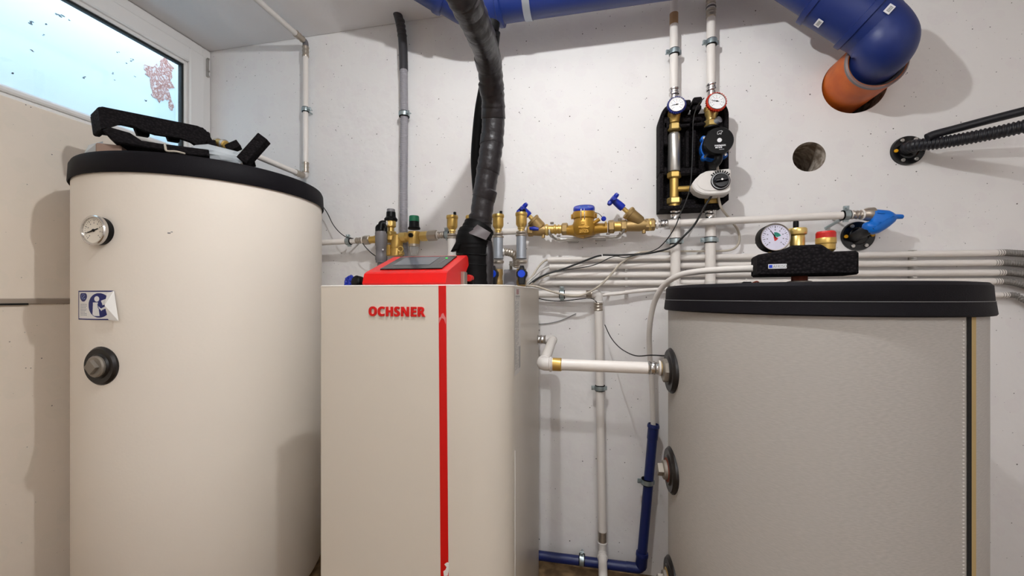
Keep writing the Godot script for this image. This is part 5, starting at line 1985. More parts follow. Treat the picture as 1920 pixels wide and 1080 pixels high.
func water_line() -> void:
	var st := mk()
	# left pipe piece
	var t := thing("water_pipe", "thin white water pipe coming out behind the tall tank to the brass valves", "pipe", WL(620))
	rod(st, WL(560), WL(672), 0.0145, 18)
	put("pipe", st, M.pipe_white, t)
	st = mk()
	sleeve(st, WL(668), WL(681), 0.0150)
	put("press_sleeve", st, M.nickel, t)
	st = mk()
	hexa(st, WL(682), WL(694), 0.023, 8)
	put("union_nut", st, M.nickel, t)
	st = mk()
	ring(st, WL(681), WL(690) - WL(680), 0.020, 0.006)
	put("white_ring", st, M.pipe_white, t)
	clamp_on("clamp at the left end of the water line next to the tall tank", WL(654), WL(660) - WL(640), 0.0145, Vector3(0, 1, 0.2))
	# safety valve group with grey trap
	var d := (WL(760) - WL(700)).normalized()
	t = thing("safety_valve", "brass safety valve set with black cap and grey siphon trap", "valve", WL(733))
	st = mk()
	var O := WL(733)
	var h := func(py: float) -> float: return P(733, py, WZ).y
	var at := func(py: float) -> Vector3: return Vector3(O.x, h.call(py), O.z)
	lathe(st, [[0.0, 0.0], [0.012, 0.0], [0.026, 0.012], [0.026, 0.03], [0.018, 0.04], [0.015, 0.045], [0.015, 0.074], [0.024, 0.078], [0.024, 0.106], [0.0, 0.106]], Transform3D(Basis(), at.call(455)), 28)
	rod(st, WL(694), WL(712), 0.018, 20)
	rod(st, WL(704), WL(748), 0.021, 22)
	var q := P(744, 440, WZ + 0.01)
	lathe(st, [[0.0, 0.0], [0.03, 0.0], [0.031, 0.03], [0.0275, 0.036], [0.029, 0.04], [0.029, 0.07], [0.024, 0.078], [0.018, 0.10], [0.0, 0.10]], Transform3D(Basis(), P(744, 480, WZ + 0.012)), 28)
	slab(st, P(729, 480, WZ + 0.01) - Vector3(0.012, 0, 0.02), P(731, 459, WZ + 0.01) + Vector3(0.01, 0, 0.02), 0.004)
	put("valve_body", st, M.brass, t)
	st = mk()
	hexa(st, at.call(442.5), at.call(434.5), 0.0295)
	put("lower_nut", st, M.brass_bright, t)
	st = mk()
	hexa(st, at.call(425), at.call(415), 0.0255, 8)
	put("upper_nut", st, M.brass_bright, t)
	st = mk()
	lathe(st, [[0.0, 0.0], [0.031, 0.0], [0.032, 0.01], [0.026, 0.018], [0.023, 0.02], [0.0215, 0.044], [0.0, 0.044]], Transform3D(Basis(), at.call(414.5)), 24)
	var cap := put("black_cap", st, M.black_plastic, t)
	st = mk()
	lathe(st, [[0.0, 0.0], [0.0205, 0.0], [0.0195, 0.016], [0.018, 0.018], [0.0, 0.018]], Transform3D(Basis(), at.call(399)), 20, true)
	put("cap_top", st, M.trap_grey, cap)
	# small black adjuster screwed into the side
	st = mk()
	rod(st, P(722, 417, WZ + 0.02), P(728, 420, WZ + 0.01), 0.015, 16)
	put("outlet_nipple", st, M.pipe_pale, t)
	st = mk()
	var y := P(716, 420, WZ + 0.03)
	tube(st, fillet([P(724, 420, WZ + 0.02), P(715, 418, WZ + 0.03), P(714, 432, WZ + 0.035)], 0.02), 0.015, 16)
	for s in [-1.0, 1.0]:
		var o := P(715, 436, WZ + 0.035) + Vector3(s * 0.024, 0, 0)
		tube(st, fillet([P(715, 421, WZ + 0.033) + Vector3(s * 0.006, 0.0, 0), o + Vector3(0, 0.03, 0), o - Vector3(0, 0.006, 0)], 0.02), 0.0075, 10)
	put("trap_fork", st, M.black_plastic, t)
	st = mk()
	var g := Transform3D(Basis(), P(715, 489, WZ + 0.035))
	var m := 2.0 / FOC * 1.0
	lathe(st, [[0.0, -12 * m], [0.018, -12 * m], [0.018, -4 * m], [0.026, -3.5 * m], [0.026, 0.0], [0.0285, 2 * m], [0.0285, 8 * m], [0.0255, 10 * m], [0.0255, 20 * m], [0.0265, 21 * m], [0.0265, 26 * m], [0.0285, 28 * m], [0.0295, 50 * m], [0.028, 53 * m], [0.0, 54 * m]], g, 32)
	put("siphon_trap", st, M.trap_grey, t)
	st = mk()
	rod(st, P(718, 468, WZ + 0.062), P(718, 468, WZ + 0.066), 0.004, 12)
	put("white_dot", st, M.label_white, t)
	st = mk()
	torus(st, 0.012, 0.0025, facing_y(P(751, 467, WZ + 0.045), Vector3(0.3, 0.0, 1)), 20, 8)
	rod(st, P(750, 476, WZ + 0.03), P(756, 474, WZ + 0.03), 0.012, 14)
	put("drain_tap", st, M.brass_bright, t)
	# pressure reducer
	t = thing("pressure_reducer", "brass pressure reducer with green topped black knob and clear cup", "valve", WL(775))
	O = WL(776.5)
	var zf := WZ + 0.012
	var R := func(py: float) -> Vector3: return Vector3(P(776.5, py, zf).x, P(776.5, py, zf).y, zf)
	st = mk()
	lathe(st, [[0.0, 0.0], [0.026, 0.0], [0.027, 0.012], [0.0285, 0.02], [0.031, 0.05], [0.031, 0.062], [0.028, 0.066], [0.0, 0.068]], Transform3D(Basis(), R.call(460)), 30)
	tube(st, [WL(747), WL(752), WL(764), WL(770)], [0.019, 0.0215, 0.0235, 0.022], 20)
	rod(st, WL(783), WL(796), 0.0195, 20)
	put("reducer_body", st, M.brass, t)
	st = mk()
	hexa(st, WL(749), WL(763), 0.026, 8)
	put("hex_nut", st, M.brass_bright, t)
	st = mk()
	hexa(st, WL(788), WL(802), 0.0245, 8)
	put("hex_nut", st, M.brass_bright, t)
	st = mk()
	lathe(st, [[0.0, 0.0], [0.0285, 0.0], [0.03, 0.006], [0.026, 0.012], [0.0245, 0.014], [0.0235, 0.042], [0.0, 0.042]], Transform3D(Basis(), R.call(430)), 26)
	var kn := put("black_knob", st, M.black_plastic, t)
	st = mk()
	lathe(st, [[0.0, 0.0], [0.0245, 0.0], [0.0235, 0.024], [0.022, 0.027], [0.0, 0.027]], Transform3D(Basis(), R.call(415.5)), 26)
	put("green_cap", st, M.cap_green, kn)
	st = mk()
	rod(st, P(772, 441, zf + 0.025), P(769, 441, zf + 0.045), 0.0105, 18, 0.002)
	put("gauge_plug", st, M.black_plastic, t)
	st = mk()
	rod(st, R.call(463), R.call(457), 0.0265, 26, 0.002)
	put("cup_ring", st, M.nickel, t)
	st = mk()
	lathe(st, [[0.0, 0.0], [0.017, 0.0], [0.020, 0.012], [0.0225, 0.03], [0.0225, 0.04]], Transform3D(Basis(), R.call(477)), 24)
	put("filter_cup", st, M.clear_cup, t)
	# middle pipe from the reducer to the meter
	t = thing("water_pipe", "white water pipe passing behind the brass air vents", "pipe", WL(880))
	st = mk()
	hexa(st, WL(802), WL(820), 0.026, 8)
	put("union_nut", st, M.nickel, t)
	st = mk()
	ring(st, WL(803), d, 0.0185, 0.008)
	put("white_ring", st, M.pipe_white, t)
	st = mk()
	ring(st, WL(820.5), d, 0.02, 0.006)
	put("white_ring", st, M.pipe_white, t)
	st = mk()
	sleeve(st, WL(821), WL(833), 0.0155)
	put("press_sleeve", st, M.nickel, t)
	st = mk()
	rod(st, WL(832), WL(988), 0.0145, 18)
	put("pipe", st, M.pipe_white, t)
	clamp_on("clamp on the water line behind the left brass air vent", WL(838.5), d, 0.0145, Vector3(0, 1, 0.3))
	# meter set
	y_valve("angled brass stop valve with blue handwheel left of the water meter", 992, 1028, 1006, 417, 979, 391)
	y_valve("angled brass stop valve with blue handwheel right of the water meter", 1166, 1221, 1187, 408, 1149, 374)
	st = mk()
	ORG = WL(1095)
	t = thing("water_meter", "brass water meter with blue lid between the two angled valves", "water meter", WL(1095))
	var mc := WL(1095)
	var mx := P(1095, 427, WZ + 0.012)
	var K := 1.80 / FOC
	st = mk()
	lathe(st, [[0.0, -16 * K], [14 * K, -15.5 * K], [18 * K, -12 * K], [20.5 * K, -4 * K], [21 * K, 6 * K], [18.5 * K, 12 * K], [18.5 * K, 15 * K], [20.5 * K, 17 * K], [21 * K, 26 * K], [20 * K, 28.5 * K], [0.0, 28.5 * K]], Transform3D(Basis(), mx), 44)
	var e := Vector3(d.x, 0.018, 0).normalized()
	lathe(st, [[17 * K, 0.0], [14 * K, 12 * K], [10.0 * K, 22 * K], [8.6 * K, 32 * K], [0.0, 32 * K]], ax(mx + Vector3(0, -3 * K, -0.008), -e), 28)
	lathe(st, [[17 * K, 0.0], [14 * K, 12 * K], [10.0 * K, 22 * K], [8.6 * K, 42 * K], [0.0, 42 * K]], ax(mx + Vector3(0, -2 * K, -0.008), e), 28)
	for s in [-1.0, 1.0]:
		box(st, Vector3(0.008, 0.022, 0.016), Transform3D(Basis(), mx + Vector3(s * 22 * K, 21 * K, 0.0)), 0.003)
	rod(st, mx + Vector3(16 * K, 5 * K, 0.02), mx + Vector3(28 * K, 13 * K, 0.025), 0.008, 12)
	put("meter_body", st, M.meter_brass, t)
	st = mk()
	hexa(st, WL(1053), WL(1065), 0.0275)
	put("union_nut", st, M.bronze, t)
	st = mk()
	hexa(st, WL(1140), WL(1152), 0.0295)
	put("union_nut", st, M.bronze, t)
	st = mk()
	rod(st, WL(1027), WL(1054), 0.019, 20)
	ring(st, WL(1041), d, 0.0235, 0.010)
	ring(st, WL(1048), d, 0.0225, 0.006)
	put("tail_piece", st, M.brass, t)
	st = mk()
	rod(st, WL(1150), WL(1170), 0.0215, 20)
	put("tail_piece", st, M.brass, t)
	st = mk()
	ring(st, WL(1136), d, 0.025, 0.010)
	put("tail_piece", st, M.brass, t)
	st = mk()
	lathe(st, [[20.0 * K, 27.5 * K], [19.8 * K, 29 * K], [19.0 * K, 29.5 * K]], Transform3D(Basis(), mx), 44)
	put("white_seal", st, M.label_white, t)
	# blue lid, tipped a touch to the front
	st = mk()
	var lx := Transform3D(Basis(Vector3(1, 0, 0), 0.42), mx + Vector3(0, 30 * K, 0.0))
	lathe(st, [[0.0, 0.0], [19 * K, 0.0], [19.6 * K, 2 * K], [19.6 * K, 6 * K], [18.5 * K, 8.5 * K], [17.2 * K, 9 * K], [17.0 * K, 8.2 * K], [0.0, 8.0 * K]], lx, 44)
	var lid := put("blue_lid", st, M.blue_handle, t)
	st = mk()
	lathe(st, [[7 * K, 8.1 * K], [7.2 * K, 8.7 * K], [9 * K, 8.7 * K], [9.2 * K, 8.1 * K]], lx, 30)
	put("lid_marking", st, M.pump_blue, lid)
	st = mk()
	for s in [-1.0, 1.0]:
		st = mk()
		tube(st, [mx + Vector3(s * 0.006 - 0.004, 31 * K, 20.2 * K), mx + Vector3(s * 0.007 - 0.004, 28 * K, 21.6 * K), mx + Vector3(s * 0.008 - 0.004, 17 * K, 22.0 * K), mx + Vector3(s * 0.007 - 0.004, 12 * K, 20.0 * K)], 0.0016, 8)
		put("seal_wire", st, M.chrome, t)
	# cast marks
	st = mk()
	box(st, Vector3(0.016, 0.014, 0.003), Transform3D(Basis(), mx + Vector3(-0.004, 5 * K, 21.2 * K)), 0.001)
	put("cast_block", st, M.meter_brass, t)
	st = mk()
	prism(st, PackedVector2Array([Vector2(-0.022, -0.003), Vector2(0.012, -0.003), Vector2(0.012, -0.007), Vector2(0.024, 0.0), Vector2(0.012, 0.007), Vector2(0.012, 0.003), Vector2(-0.022, 0.003)]), 0.003, Transform3D(Basis(), mx + Vector3(0.0, -2 * K, 20.2 * K)))
	put("flow_arrow", st, M.meter_brass, t)
	words("cast_number", "2023", 0.013, 0.004, Transform3D(Basis(), mx + Vector3(0, -9.5 * K, 20.0 * K)), M.meter_brass, t, 0.6)
	st = mk()
	var sp := mx + Vector3(34 * K, 12 * K, 0.03)
	lathe(st, [[0.0, 0.0], [0.009, 0.0], [0.0105, 0.004], [0.0105, 0.010], [0.008, 0.013], [0.0, 0.013]], ax(sp, Vector3(0.4, 0.1, 1)), 16)
	put("blue_seal", st, M.blue_handle, t)
	st = mk()
	tube(st, spline([mx + Vector3(20 * K, 26 * K, 0.015), mx + Vector3(27 * K, 22 * K, 0.03), sp + Vector3(-0.004, 0.01, 0)], 5), 0.0014, 6)
	put("lead_seal_wire", st, M.cable_black, t)
	# meter bracket: steel bow behind, its feet and bolts
	t = thing("meter_bracket", "bent steel bracket holding the water meter to the wall", "bracket", P(1095, 455, 0.03))
	st = mk()
	var zb := 0.05
	var p1 := P(1031, 440, zb + 0.03)
	var p2 := P(1043, 450.5, zb)
	var p3 := P(1158, 445.5, zb)
	var p4 := P(1169, 434, zb + 0.03)
	for w in [0.0, 0.012, 0.024]:
		var v := Vector3(0, 0, w)
		tube(st, fillet([p1 + Vector3(0, 0.02, 0) + v, p1 + v, p2 + v, p3 + v, p4 + v, p4 + Vector3(0, 0.02, 0) + v], 0.015), 0.0062, 10)
	put("bow", st, M.steel, t)
	st = mk()
	slab(st, Vector3(p2.x + 0.05, p2.y - 0.008, 0.0), Vector3(p2.x + 0.10, p2.y + 0.012, zb), 0.002)
	put("wall_foot", st, M.steel, t)
	st = mk()
	slab(st, Vector3(p3.x - 0.10, p3.y - 0.008, 0.0), Vector3(p3.x - 0.05, p3.y + 0.012, zb), 0.002)
	put("wall_foot", st, M.steel, t)
	st = mk()
	for px in [1035.0, 1162.0]:
		var o := WL(px) + Vector3(0, 0.024, 0)
		st = mk()
		hexa(st, o, o + Vector3(0.0, 0.010, 0.003), 0.008)
		put("clamp_bolt", st, M.iron_dull, t)
	for px in [1035.0, 1048.0, 1140.0, 1164.0]:
		var o := WL(px) - Vector3(0, 0.036, 0)
		st = mk()
		hexa(st, o + Vector3(0, 0, 0.01), o + Vector3(0, 0.008, 0.012), 0.008)
		put("clamp_bolt", st, M.iron_dull, t)
	# right pipe to the wrapped end
	t = thing("water_pipe", "long white water pipe from the right angled valve to the blue wrapped end", "pipe", WL(1400))
	var r0 := WL(1222)
	st = mk()
	hexa(st, WL(1209), WL(1228), 0.027, 6)
	put("union_nut", st, M.bronze, t)
	st = mk()
	ring(st, WL(1232), d, 0.021, 0.010)
	put("white_ring", st, M.pipe_white, t)
	st = mk()
	rod(st, WL(1226), WL(1236), 0.0165, 18)
	sleeve(st, WL(1236), WL(1252), 0.0165)
	put("press_sleeve", st, M.chrome, t)
	st = mk()
	rod(st, WL(1250), WL(1600), 0.0152, 20)
	put("pipe", st, M.pipe_white, t)
	st = mk()
	sleeve(st, WL(1597), WL(1615), 0.0158)
	put("press_sleeve", st, M.nickel, t)
	st = mk()
	ring(st, WL(1616), d, 0.021, 0.006)
	put("white_ring", st, M.pipe_white, t)
	st = mk()
	lathe(st, [[0.0, 0.0], [0.018, 0.0], [0.024, 0.012], [0.026, 0.02], [0.026, 0.038], [0.0, 0.04]], ax(WL(1616), d), 26)
	put("adapter", st, M.nickel, t)
	clamp_on("clamp at the right end of the long white water pipe", WL(1586), d, 0.0152, Vector3(0, 1, 0.15))
	st = mk()
	solo("stay_rod", "thin steel stay rod under the right pipe clamp", "rod", P(1560, 422, 0.05), func(s2: SurfaceTool) -> void:
		rod(s2, P(1576, 412, 0.08), P(1548, 428, 0.0), 0.006, 12), M.zinc)

func facing_y(o: Vector3, dir: Vector3) -> Transform3D:
	return ax(o, dir)

func y_valve(label: String, pa: float, pb: float, sx: float, sy: float, hx: float, hy: float) -> void:
	var a := WL(pa)
	var b := WL(pb)
	var t := thing("stop_valve", label, "valve", (a + b) / 2)
	var d := (b - a).normalized()
	var L := a.distance_to(b)
	var root := a.lerp(b, 0.72)
	var hub := P(hx, hy, WZ + 0.03)
	var dir := (hub - root).normalized()
	var SL := root.distance_to(hub)
	var st := mk()
	tube(st, [a, a.lerp(b, 0.2), a.lerp(b, 0.6), b], [0.021, 0.0235, 0.027, 0.022], 24)
	lathe(st, [[0.012, 0.0], [0.027, SL * 0.12], [0.027, SL * 0.42], [0.030, SL * 0.43], [0.030, SL * 0.50], [0.024, SL * 0.52], [0.0, SL * 0.53]], ax(root, dir), 28)
	put("valve_body", st, M.bronze, t)
	st = mk()
	rod(st, root + dir * SL * 0.5, root + dir * SL * 0.95, 0.0095, 16)
	put("spindle", st, M.brass_bright, t)
	st = mk()
	lathe(st, [[0.0, SL * 0.66], [0.0155, SL * 0.66], [0.017, SL * 0.72], [0.0145, SL * 0.95], [0.015, SL * 1.0], [0.0, SL * 1.0]], ax(root, dir), 20)
	var prof := []
	var hf := ax(hub, dir)
	for k in 5:
		var an := TAU * k / 5 + 0.3
		var o := hf * Vector3(cos(an) * 0.024, 0, sin(an) * 0.024)
		var s2 := (o - hub).normalized()
		tube(st, [hub, o, o + s2 * 0.008], [0.009, 0.0105, 0.007], 12)
	lathe(st, [[0.0, -0.008], [0.02, -0.007], [0.022, 0.0], [0.02, 0.009], [0.0, 0.011]], hf, 20)
	put("handwheel", st, M.blue_handle, t)
	st = mk()
	hexa(st, a - d * 0.006, a + d * 0.022, 0.0275)
	put("hex_end", st, M.bronze, t)
	st = mk()
	ring(st, b - d * 0.006, d, 0.0265, 0.016)
	put("end_ring", st, M.brass_bright, t)
	st = mk()
	rod(st, a.lerp(b, 0.75) - Vector3(0, 0.02, -0.004), a.lerp(b, 0.75) - Vector3(0, 0.037, -0.006), 0.008, 12)
	put("drain_screw", st, M.bronze, t)
	if pa < 1000:
		st = mk()
		var o := a.lerp(b, 0.3) + Vector3(0, 0.004, 0.026)
		tube(st, [o - Vector3(0.02, -0.002, 0), o, o + Vector3(0.022, -0.003, 0)], [0.006, 0.010, 0.007], 10)
		put("drain_lever", st, M.blue_handle, t)

func air_vents() -> void:
	var z := 0.2
	var K := 1.735 / FOC
	var spots := [[848.0, 404.5, 0], [884.0, 405.0, 1], [934.0, 403.0, 2], [977.5, 400.0, 3]]
	var labels := ["brass air vent at the left behind the red console", "brass air vent half hidden behind the thick black hose", "brass air vent on a grey pipe right beside the black hose", "brass air vent on a grey pipe nearest the left angled valve"]
	for s in spots:
		var x := P(s[0], s[1], z).x
		var at := func(py: float) -> Vector3: return Vector3(x, P(s[0], py, z).y, z)
		var y0: float = s[1]
		var t := thing("air_vent", labels[s[2]], "air vent", at.call(y0 + 38), "brass automatic air vents")
		var st := mk()
		var rb := Transform3D(Basis(), at.call(y0 + 26))
		lathe(st, [[0.0, 0.0], [0.016, 0.0], [0.022, 4 * K], [0.0235, 6 * K], [0.0235, 20 * K], [0.0255, 21 * K], [0.0265, 24 * K], [0.025, 27 * K], [0.0, 28 * K]], rb, 32)
		put("float_cup", st, M.brass, t)
		st = mk()
		rod(st, at.call(y0 + 36), at.call(y0 + 25), 0.0125, 18)
		hexa(st, at.call(y0 + 30), at.call(y0 + 26), 0.0165, 8)
		put("stem", st, M.brass_bright, t)
		st = mk()
		var o: Vector3 = at.call(y0) + Vector3(0.014, -0.004, 0.006)
		rod(st, o - Vector3(0, 0.006, 0), o + Vector3(0, 0.004, 0), 0.0045, 12)
		put("valve_neck", st, M.brass_bright, t)
		st = mk()
		rod(st, o + Vector3(0, 0.003, 0), o + Vector3(0, 0.019, 0), 0.0065, 14, 0.0015)
		put("black_cap", st, M.black_plastic, t)
		# pipe below
		var names := ["pale pipe under the left brass air vent behind the red console", "pale pipe hidden behind the black insulation bundle", "grey galvanised pipe with blue lever valve beside the black hose", "grey galvanised pipe with blue lever valve under the right air vent"]
		t = thing("vent_pipe", names[s[2]], "pipe", Vector3(x, HTOP, z), "pipes under the air vents")
		st = mk()
		ring(st, at.call(y0 + 36), Vector3.UP, 0.0225, 0.010)
		ring(st, at.call(y0 + 41.5), Vector3.UP, 0.0245, 0.009)
		put("threaded_tee", st, M.nickel, t)
		if s[2] < 2:
			st = mk()
			rod(st, Vector3(x, HTOP, z), at.call(y0 + 40), 0.021, 22)
			put("pipe", st, M.pipe_pale, t)
			continue
		st = mk()
		rod(st, at.call(485), at.call(y0 + 43), 0.0215, 24)
		ring(st, at.call(484), Vector3.UP, 0.0235, 0.008)
		put("pipe", st, M.galvanised, t)
		st = mk()
		ring(st, at.call(491), Vector3.UP, 0.0255, 0.014)
		put("union_nut", st, M.nickel, t)
		st = mk()
		lathe(st, [[0.0, 0.0], [0.018, 0.0], [0.018, 6 * K], [0.021, 8 * K], [0.021, 14 * K], [0.0175, 17 * K], [0.0195, 24 * K], [0.022, 27 * K], [0.0205, 36 * K], [0.0, 37 * K]], Transform3D(Basis(), Vector3(x, HTOP, z)), 26)
		put("valve_body", st, M.bronze, t)
		st = mk()
		# lever seen end on: a tapering black wing with a blue button
		var c: Vector3 = at.call(515) + Vector3([0, 0, -0.012, 0.010][s[2]], 0, 0.03)
		var wing := PackedVector2Array()
		for q in [[-0.006, 0.036], [0.007, 0.036], [0.011, 0.022], [0.0225, 0.008], [0.0225, -0.006], [0.015, -0.018], [0.013, -0.044], [-0.013, -0.044], [-0.015, -0.018], [-0.0225, -0.006], [-0.0225, 0.008], [-0.011, 0.022]]:
			wing.append(Vector2(q[0], q[1]))
		prism(st, wing, 0.022, Transform3D(Basis(), c), 0.004)
		rod(st, c - Vector3(0, 0, 0.03), c, 0.010, 14)
		put("lever", st, M.dark_navy, t)
		st = mk()
		rod(st, c + Vector3(0.0, 0.001, 0.02), c + Vector3(0.0, 0.001, 0.026), 0.0165, 12, 0.002)
		put("blue_button", st, M.blue_button, t)
	# corrugated steel hose between the two right pipes
	var t := thing("corrugated_hose", "short corrugated steel hose between the two grey vent pipes", "hose", P(957, 475, 0.16))
	var st := mk()
	ribbed(st, spline([P(940, 472, 0.18), P(952, 473, 0.165), P(962, 476, 0.15), P(968, 484, 0.13), P(968, 500, 0.11)], 8), 0.018, 0.011, 0.004, 18)
	put("corrugated_tube", st, M.nickel, t)
	st = mk()
	ring(st, P(943, 472, 0.178), Vector3(1, 0, -0.3), 0.0215, 0.014)
	put("end_nut", st, M.chrome, t)
	t = thing("wall_bracket", "small grey bracket on the wall behind the grey vent pipes", "bracket", P(958, 535, 0.03))
	st = mk()
	slab(st, P(947, 536, 0.02), P(967, 505, 0.05), 0.003)
	put("plate", st, M.hose_grey, t)
	st = mk()
	hexa(st, P(958, 496, 0.03), P(958, 496, 0.075), 0.010)
	rod(st, P(958, 507, 0.04), P(958, 490, 0.04), 0.007, 10)
	put("bolt", st, M.iron_dull, t)
	# blue hand wheel behind the cabinet at its left edge
	t = thing("gate_valve", "blue handwheel just above the left rear edge of the cabinet", "valve", P(655, 534, 0.3))
	st = mk()
	var hc := P(655, 527, 0.30)
	var hf := ax(hc, Vector3(-0.25, 0.35, 1))
	torus(st, 0.021, 0.0065, hf, 26, 10)
	for k in 5:
		var an := TAU * k / 5 + 0.5
		var o := hf * Vector3(cos(an) * 0.022, 0, sin(an) * 0.022)
		tube(st, [hc, o, o + (o - hc).normalized() * 0.007], [0.006, 0.0075, 0.005], 10)
	put("handwheel", st, M.blue_handle, t)
	st = mk()
	rod(st, hc, P(668, 545, 0.26), 0.009, 12)
	var vb := P(668, 545, 0.26)
	tube(st, [vb + Vector3(0, 0, 0.01), Vector3(vb.x, vb.y, -0.002)], 0.013, 14)
	put("spindle", st, M.bronze, t)
	st = mk()
	var kb := P(671, 529, 0.34)
	lathe(st, [[0.0, -0.02], [0.025, -0.02], [0.0275, -0.012], [0.0275, 0.012], [0.022, 0.018], [0.0, 0.02]], ax(kb, Vector3(-0.4, 0.2, 1)), 24)
	tube(st, [kb, kb - Vector3(0, 0.05, 0.02)], 0.016, 12)
	put("black_cap", st, M.black_plastic, t)

func conduits() -> void:
	var z := 0.022
	var ends := [[1027, 487, 1880, 474], [1030.5, 500.5, 1876, 492.5], [1030.5, 516, 1882, 511], [1012, 531, 1876, 527.5], [1290, 553, 1890, 553]]
	var labels := ["uppermost grey conduit of the bundle along the back wall", "second grey conduit from the top of the wall bundle", "third grey conduit from the top of the wall bundle", "fourth grey conduit from the top of the wall bundle", "lowest grey conduit, running behind the buffer tank"]
	var y0 := []
	for k in 5:
		var e: Array = ends[k]
		var a := P(e[0], e[1], z)
		var b := P(e[2], e[3], z)
		var y := (a.y + b.y) / 2
		var t := thing("conduit", labels[k], "conduit", (a + b) / 2, "grey cable conduits along the back wall")
		var st := mk()
		var r := 0.0125 if k < 4 else 0.0105
		lathe(st, [[r - 0.002, 0.02], [r - 0.002, 0.0], [r, 0.0], [r, a.distance_to(b)], [r - 0.002, a.distance_to(b)], [r - 0.002, a.distance_to(b) - 0.02]], ax(a, b - a), 22)
		put("tube", st, M.pipe_white, t)
		# flexible end that bends down to the right
		st = mk()
		var q: float = [0.150, 0.112, 0.070, 0.034, -0.025][k]
		var rx := spline([b - Vector3(0.02, 0, 0), b + Vector3(0.02, -0.001, 0.002), b + Vector3(0.05 + q * 0.5, -0.016, 0.008), b + Vector3(0.115 + q, -0.055, 0.014), b + Vector3(0.155 + q, -0.13, 0.016), b + Vector3(0.17 + q, -0.40 + k * 0.03, 0.016)], 9)
		ribbed(st, rx, r * 1.05, 0.0075, 0.0042, 14)
		put("flexible_end", st, M.conduit_rib, t)
	# spring clips between the tubes
	var which := ["at the water meter end of", "at the flexible end of"]
	var names := ["topmost", "second", "third", "fourth", "lowest"]
	for c in 2:
		for k in 5:
			if c == 1 and k == 4:
				continue
			var px: float = [1174.0, 1713.0][c]
			var f: float = (px - ends[k][0]) / (ends[k][2] - ends[k][0])
			var o := P(px, lerpf(ends[k][1], ends[k][3], f), z)
			if k == 4:
				o = P(px, 551, z)
			var t := thing("conduit_clip", "%s pale conduit clip %s the wall bundle" % [names[k], which[c]], "clip", Vector3(o.x, o.y, 0), "plastic conduit clips")
			var st := mk()
			var up := 0.0155
			box(st, Vector3(0.013, 0.036, 0.012), Transform3D(Basis(), Vector3(o.x, o.y, 0.006)), 0.002)
			box(st, Vector3(0.013, 0.003, 0.030), Transform3D(Basis(), Vector3(o.x, o.y + up, 0.017)), 0.001)
			box(st, Vector3(0.013, 0.003, 0.030), Transform3D(Basis(), Vector3(o.x, o.y - up, 0.017)), 0.001)
			put("clip_body", st, M.pipe_pale, t)
	# cables fanning out of the left ends into the cabinet
	var fan := [[ends[0], 1.0, "cable_beige", "pale cable leaving the uppermost grey conduit"], [ends[1], 0.6, "pipe_pale", "pale cable leaving the second grey conduit"], [ends[2], 0.8, "cable_beige", "pale cable leaving the third grey conduit"], [ends[3], 0.5, "pipe_pale", "pale cable leaving the fourth grey conduit"]]
	var k2 := 0
	for f in fan:
		var e: Array = f[0]
		var a := P(e[0], e[1], z)
		var tgt: Array = [[996, 520], [992, 527], [992, 536], [985, 541]][k2]
		var endp := P(tgt[0], tgt[1], 0.085 + 0.014 * k2)
		var mid := P((e[0] * 0.55 + tgt[0] * 0.45), e[1] * 0.72 + tgt[1] * 0.28, 0.05)
		solo("cable", f[3], "cable", endp, func(s2: SurfaceTool) -> void:
			tube(s2, spline([a + Vector3(0.06, 0, 0), a, mid, endp, endp + Vector3(-0.03, -0.03, 0.02)], 7), 0.0048, 10), M[f[2]])
		k2 += 1

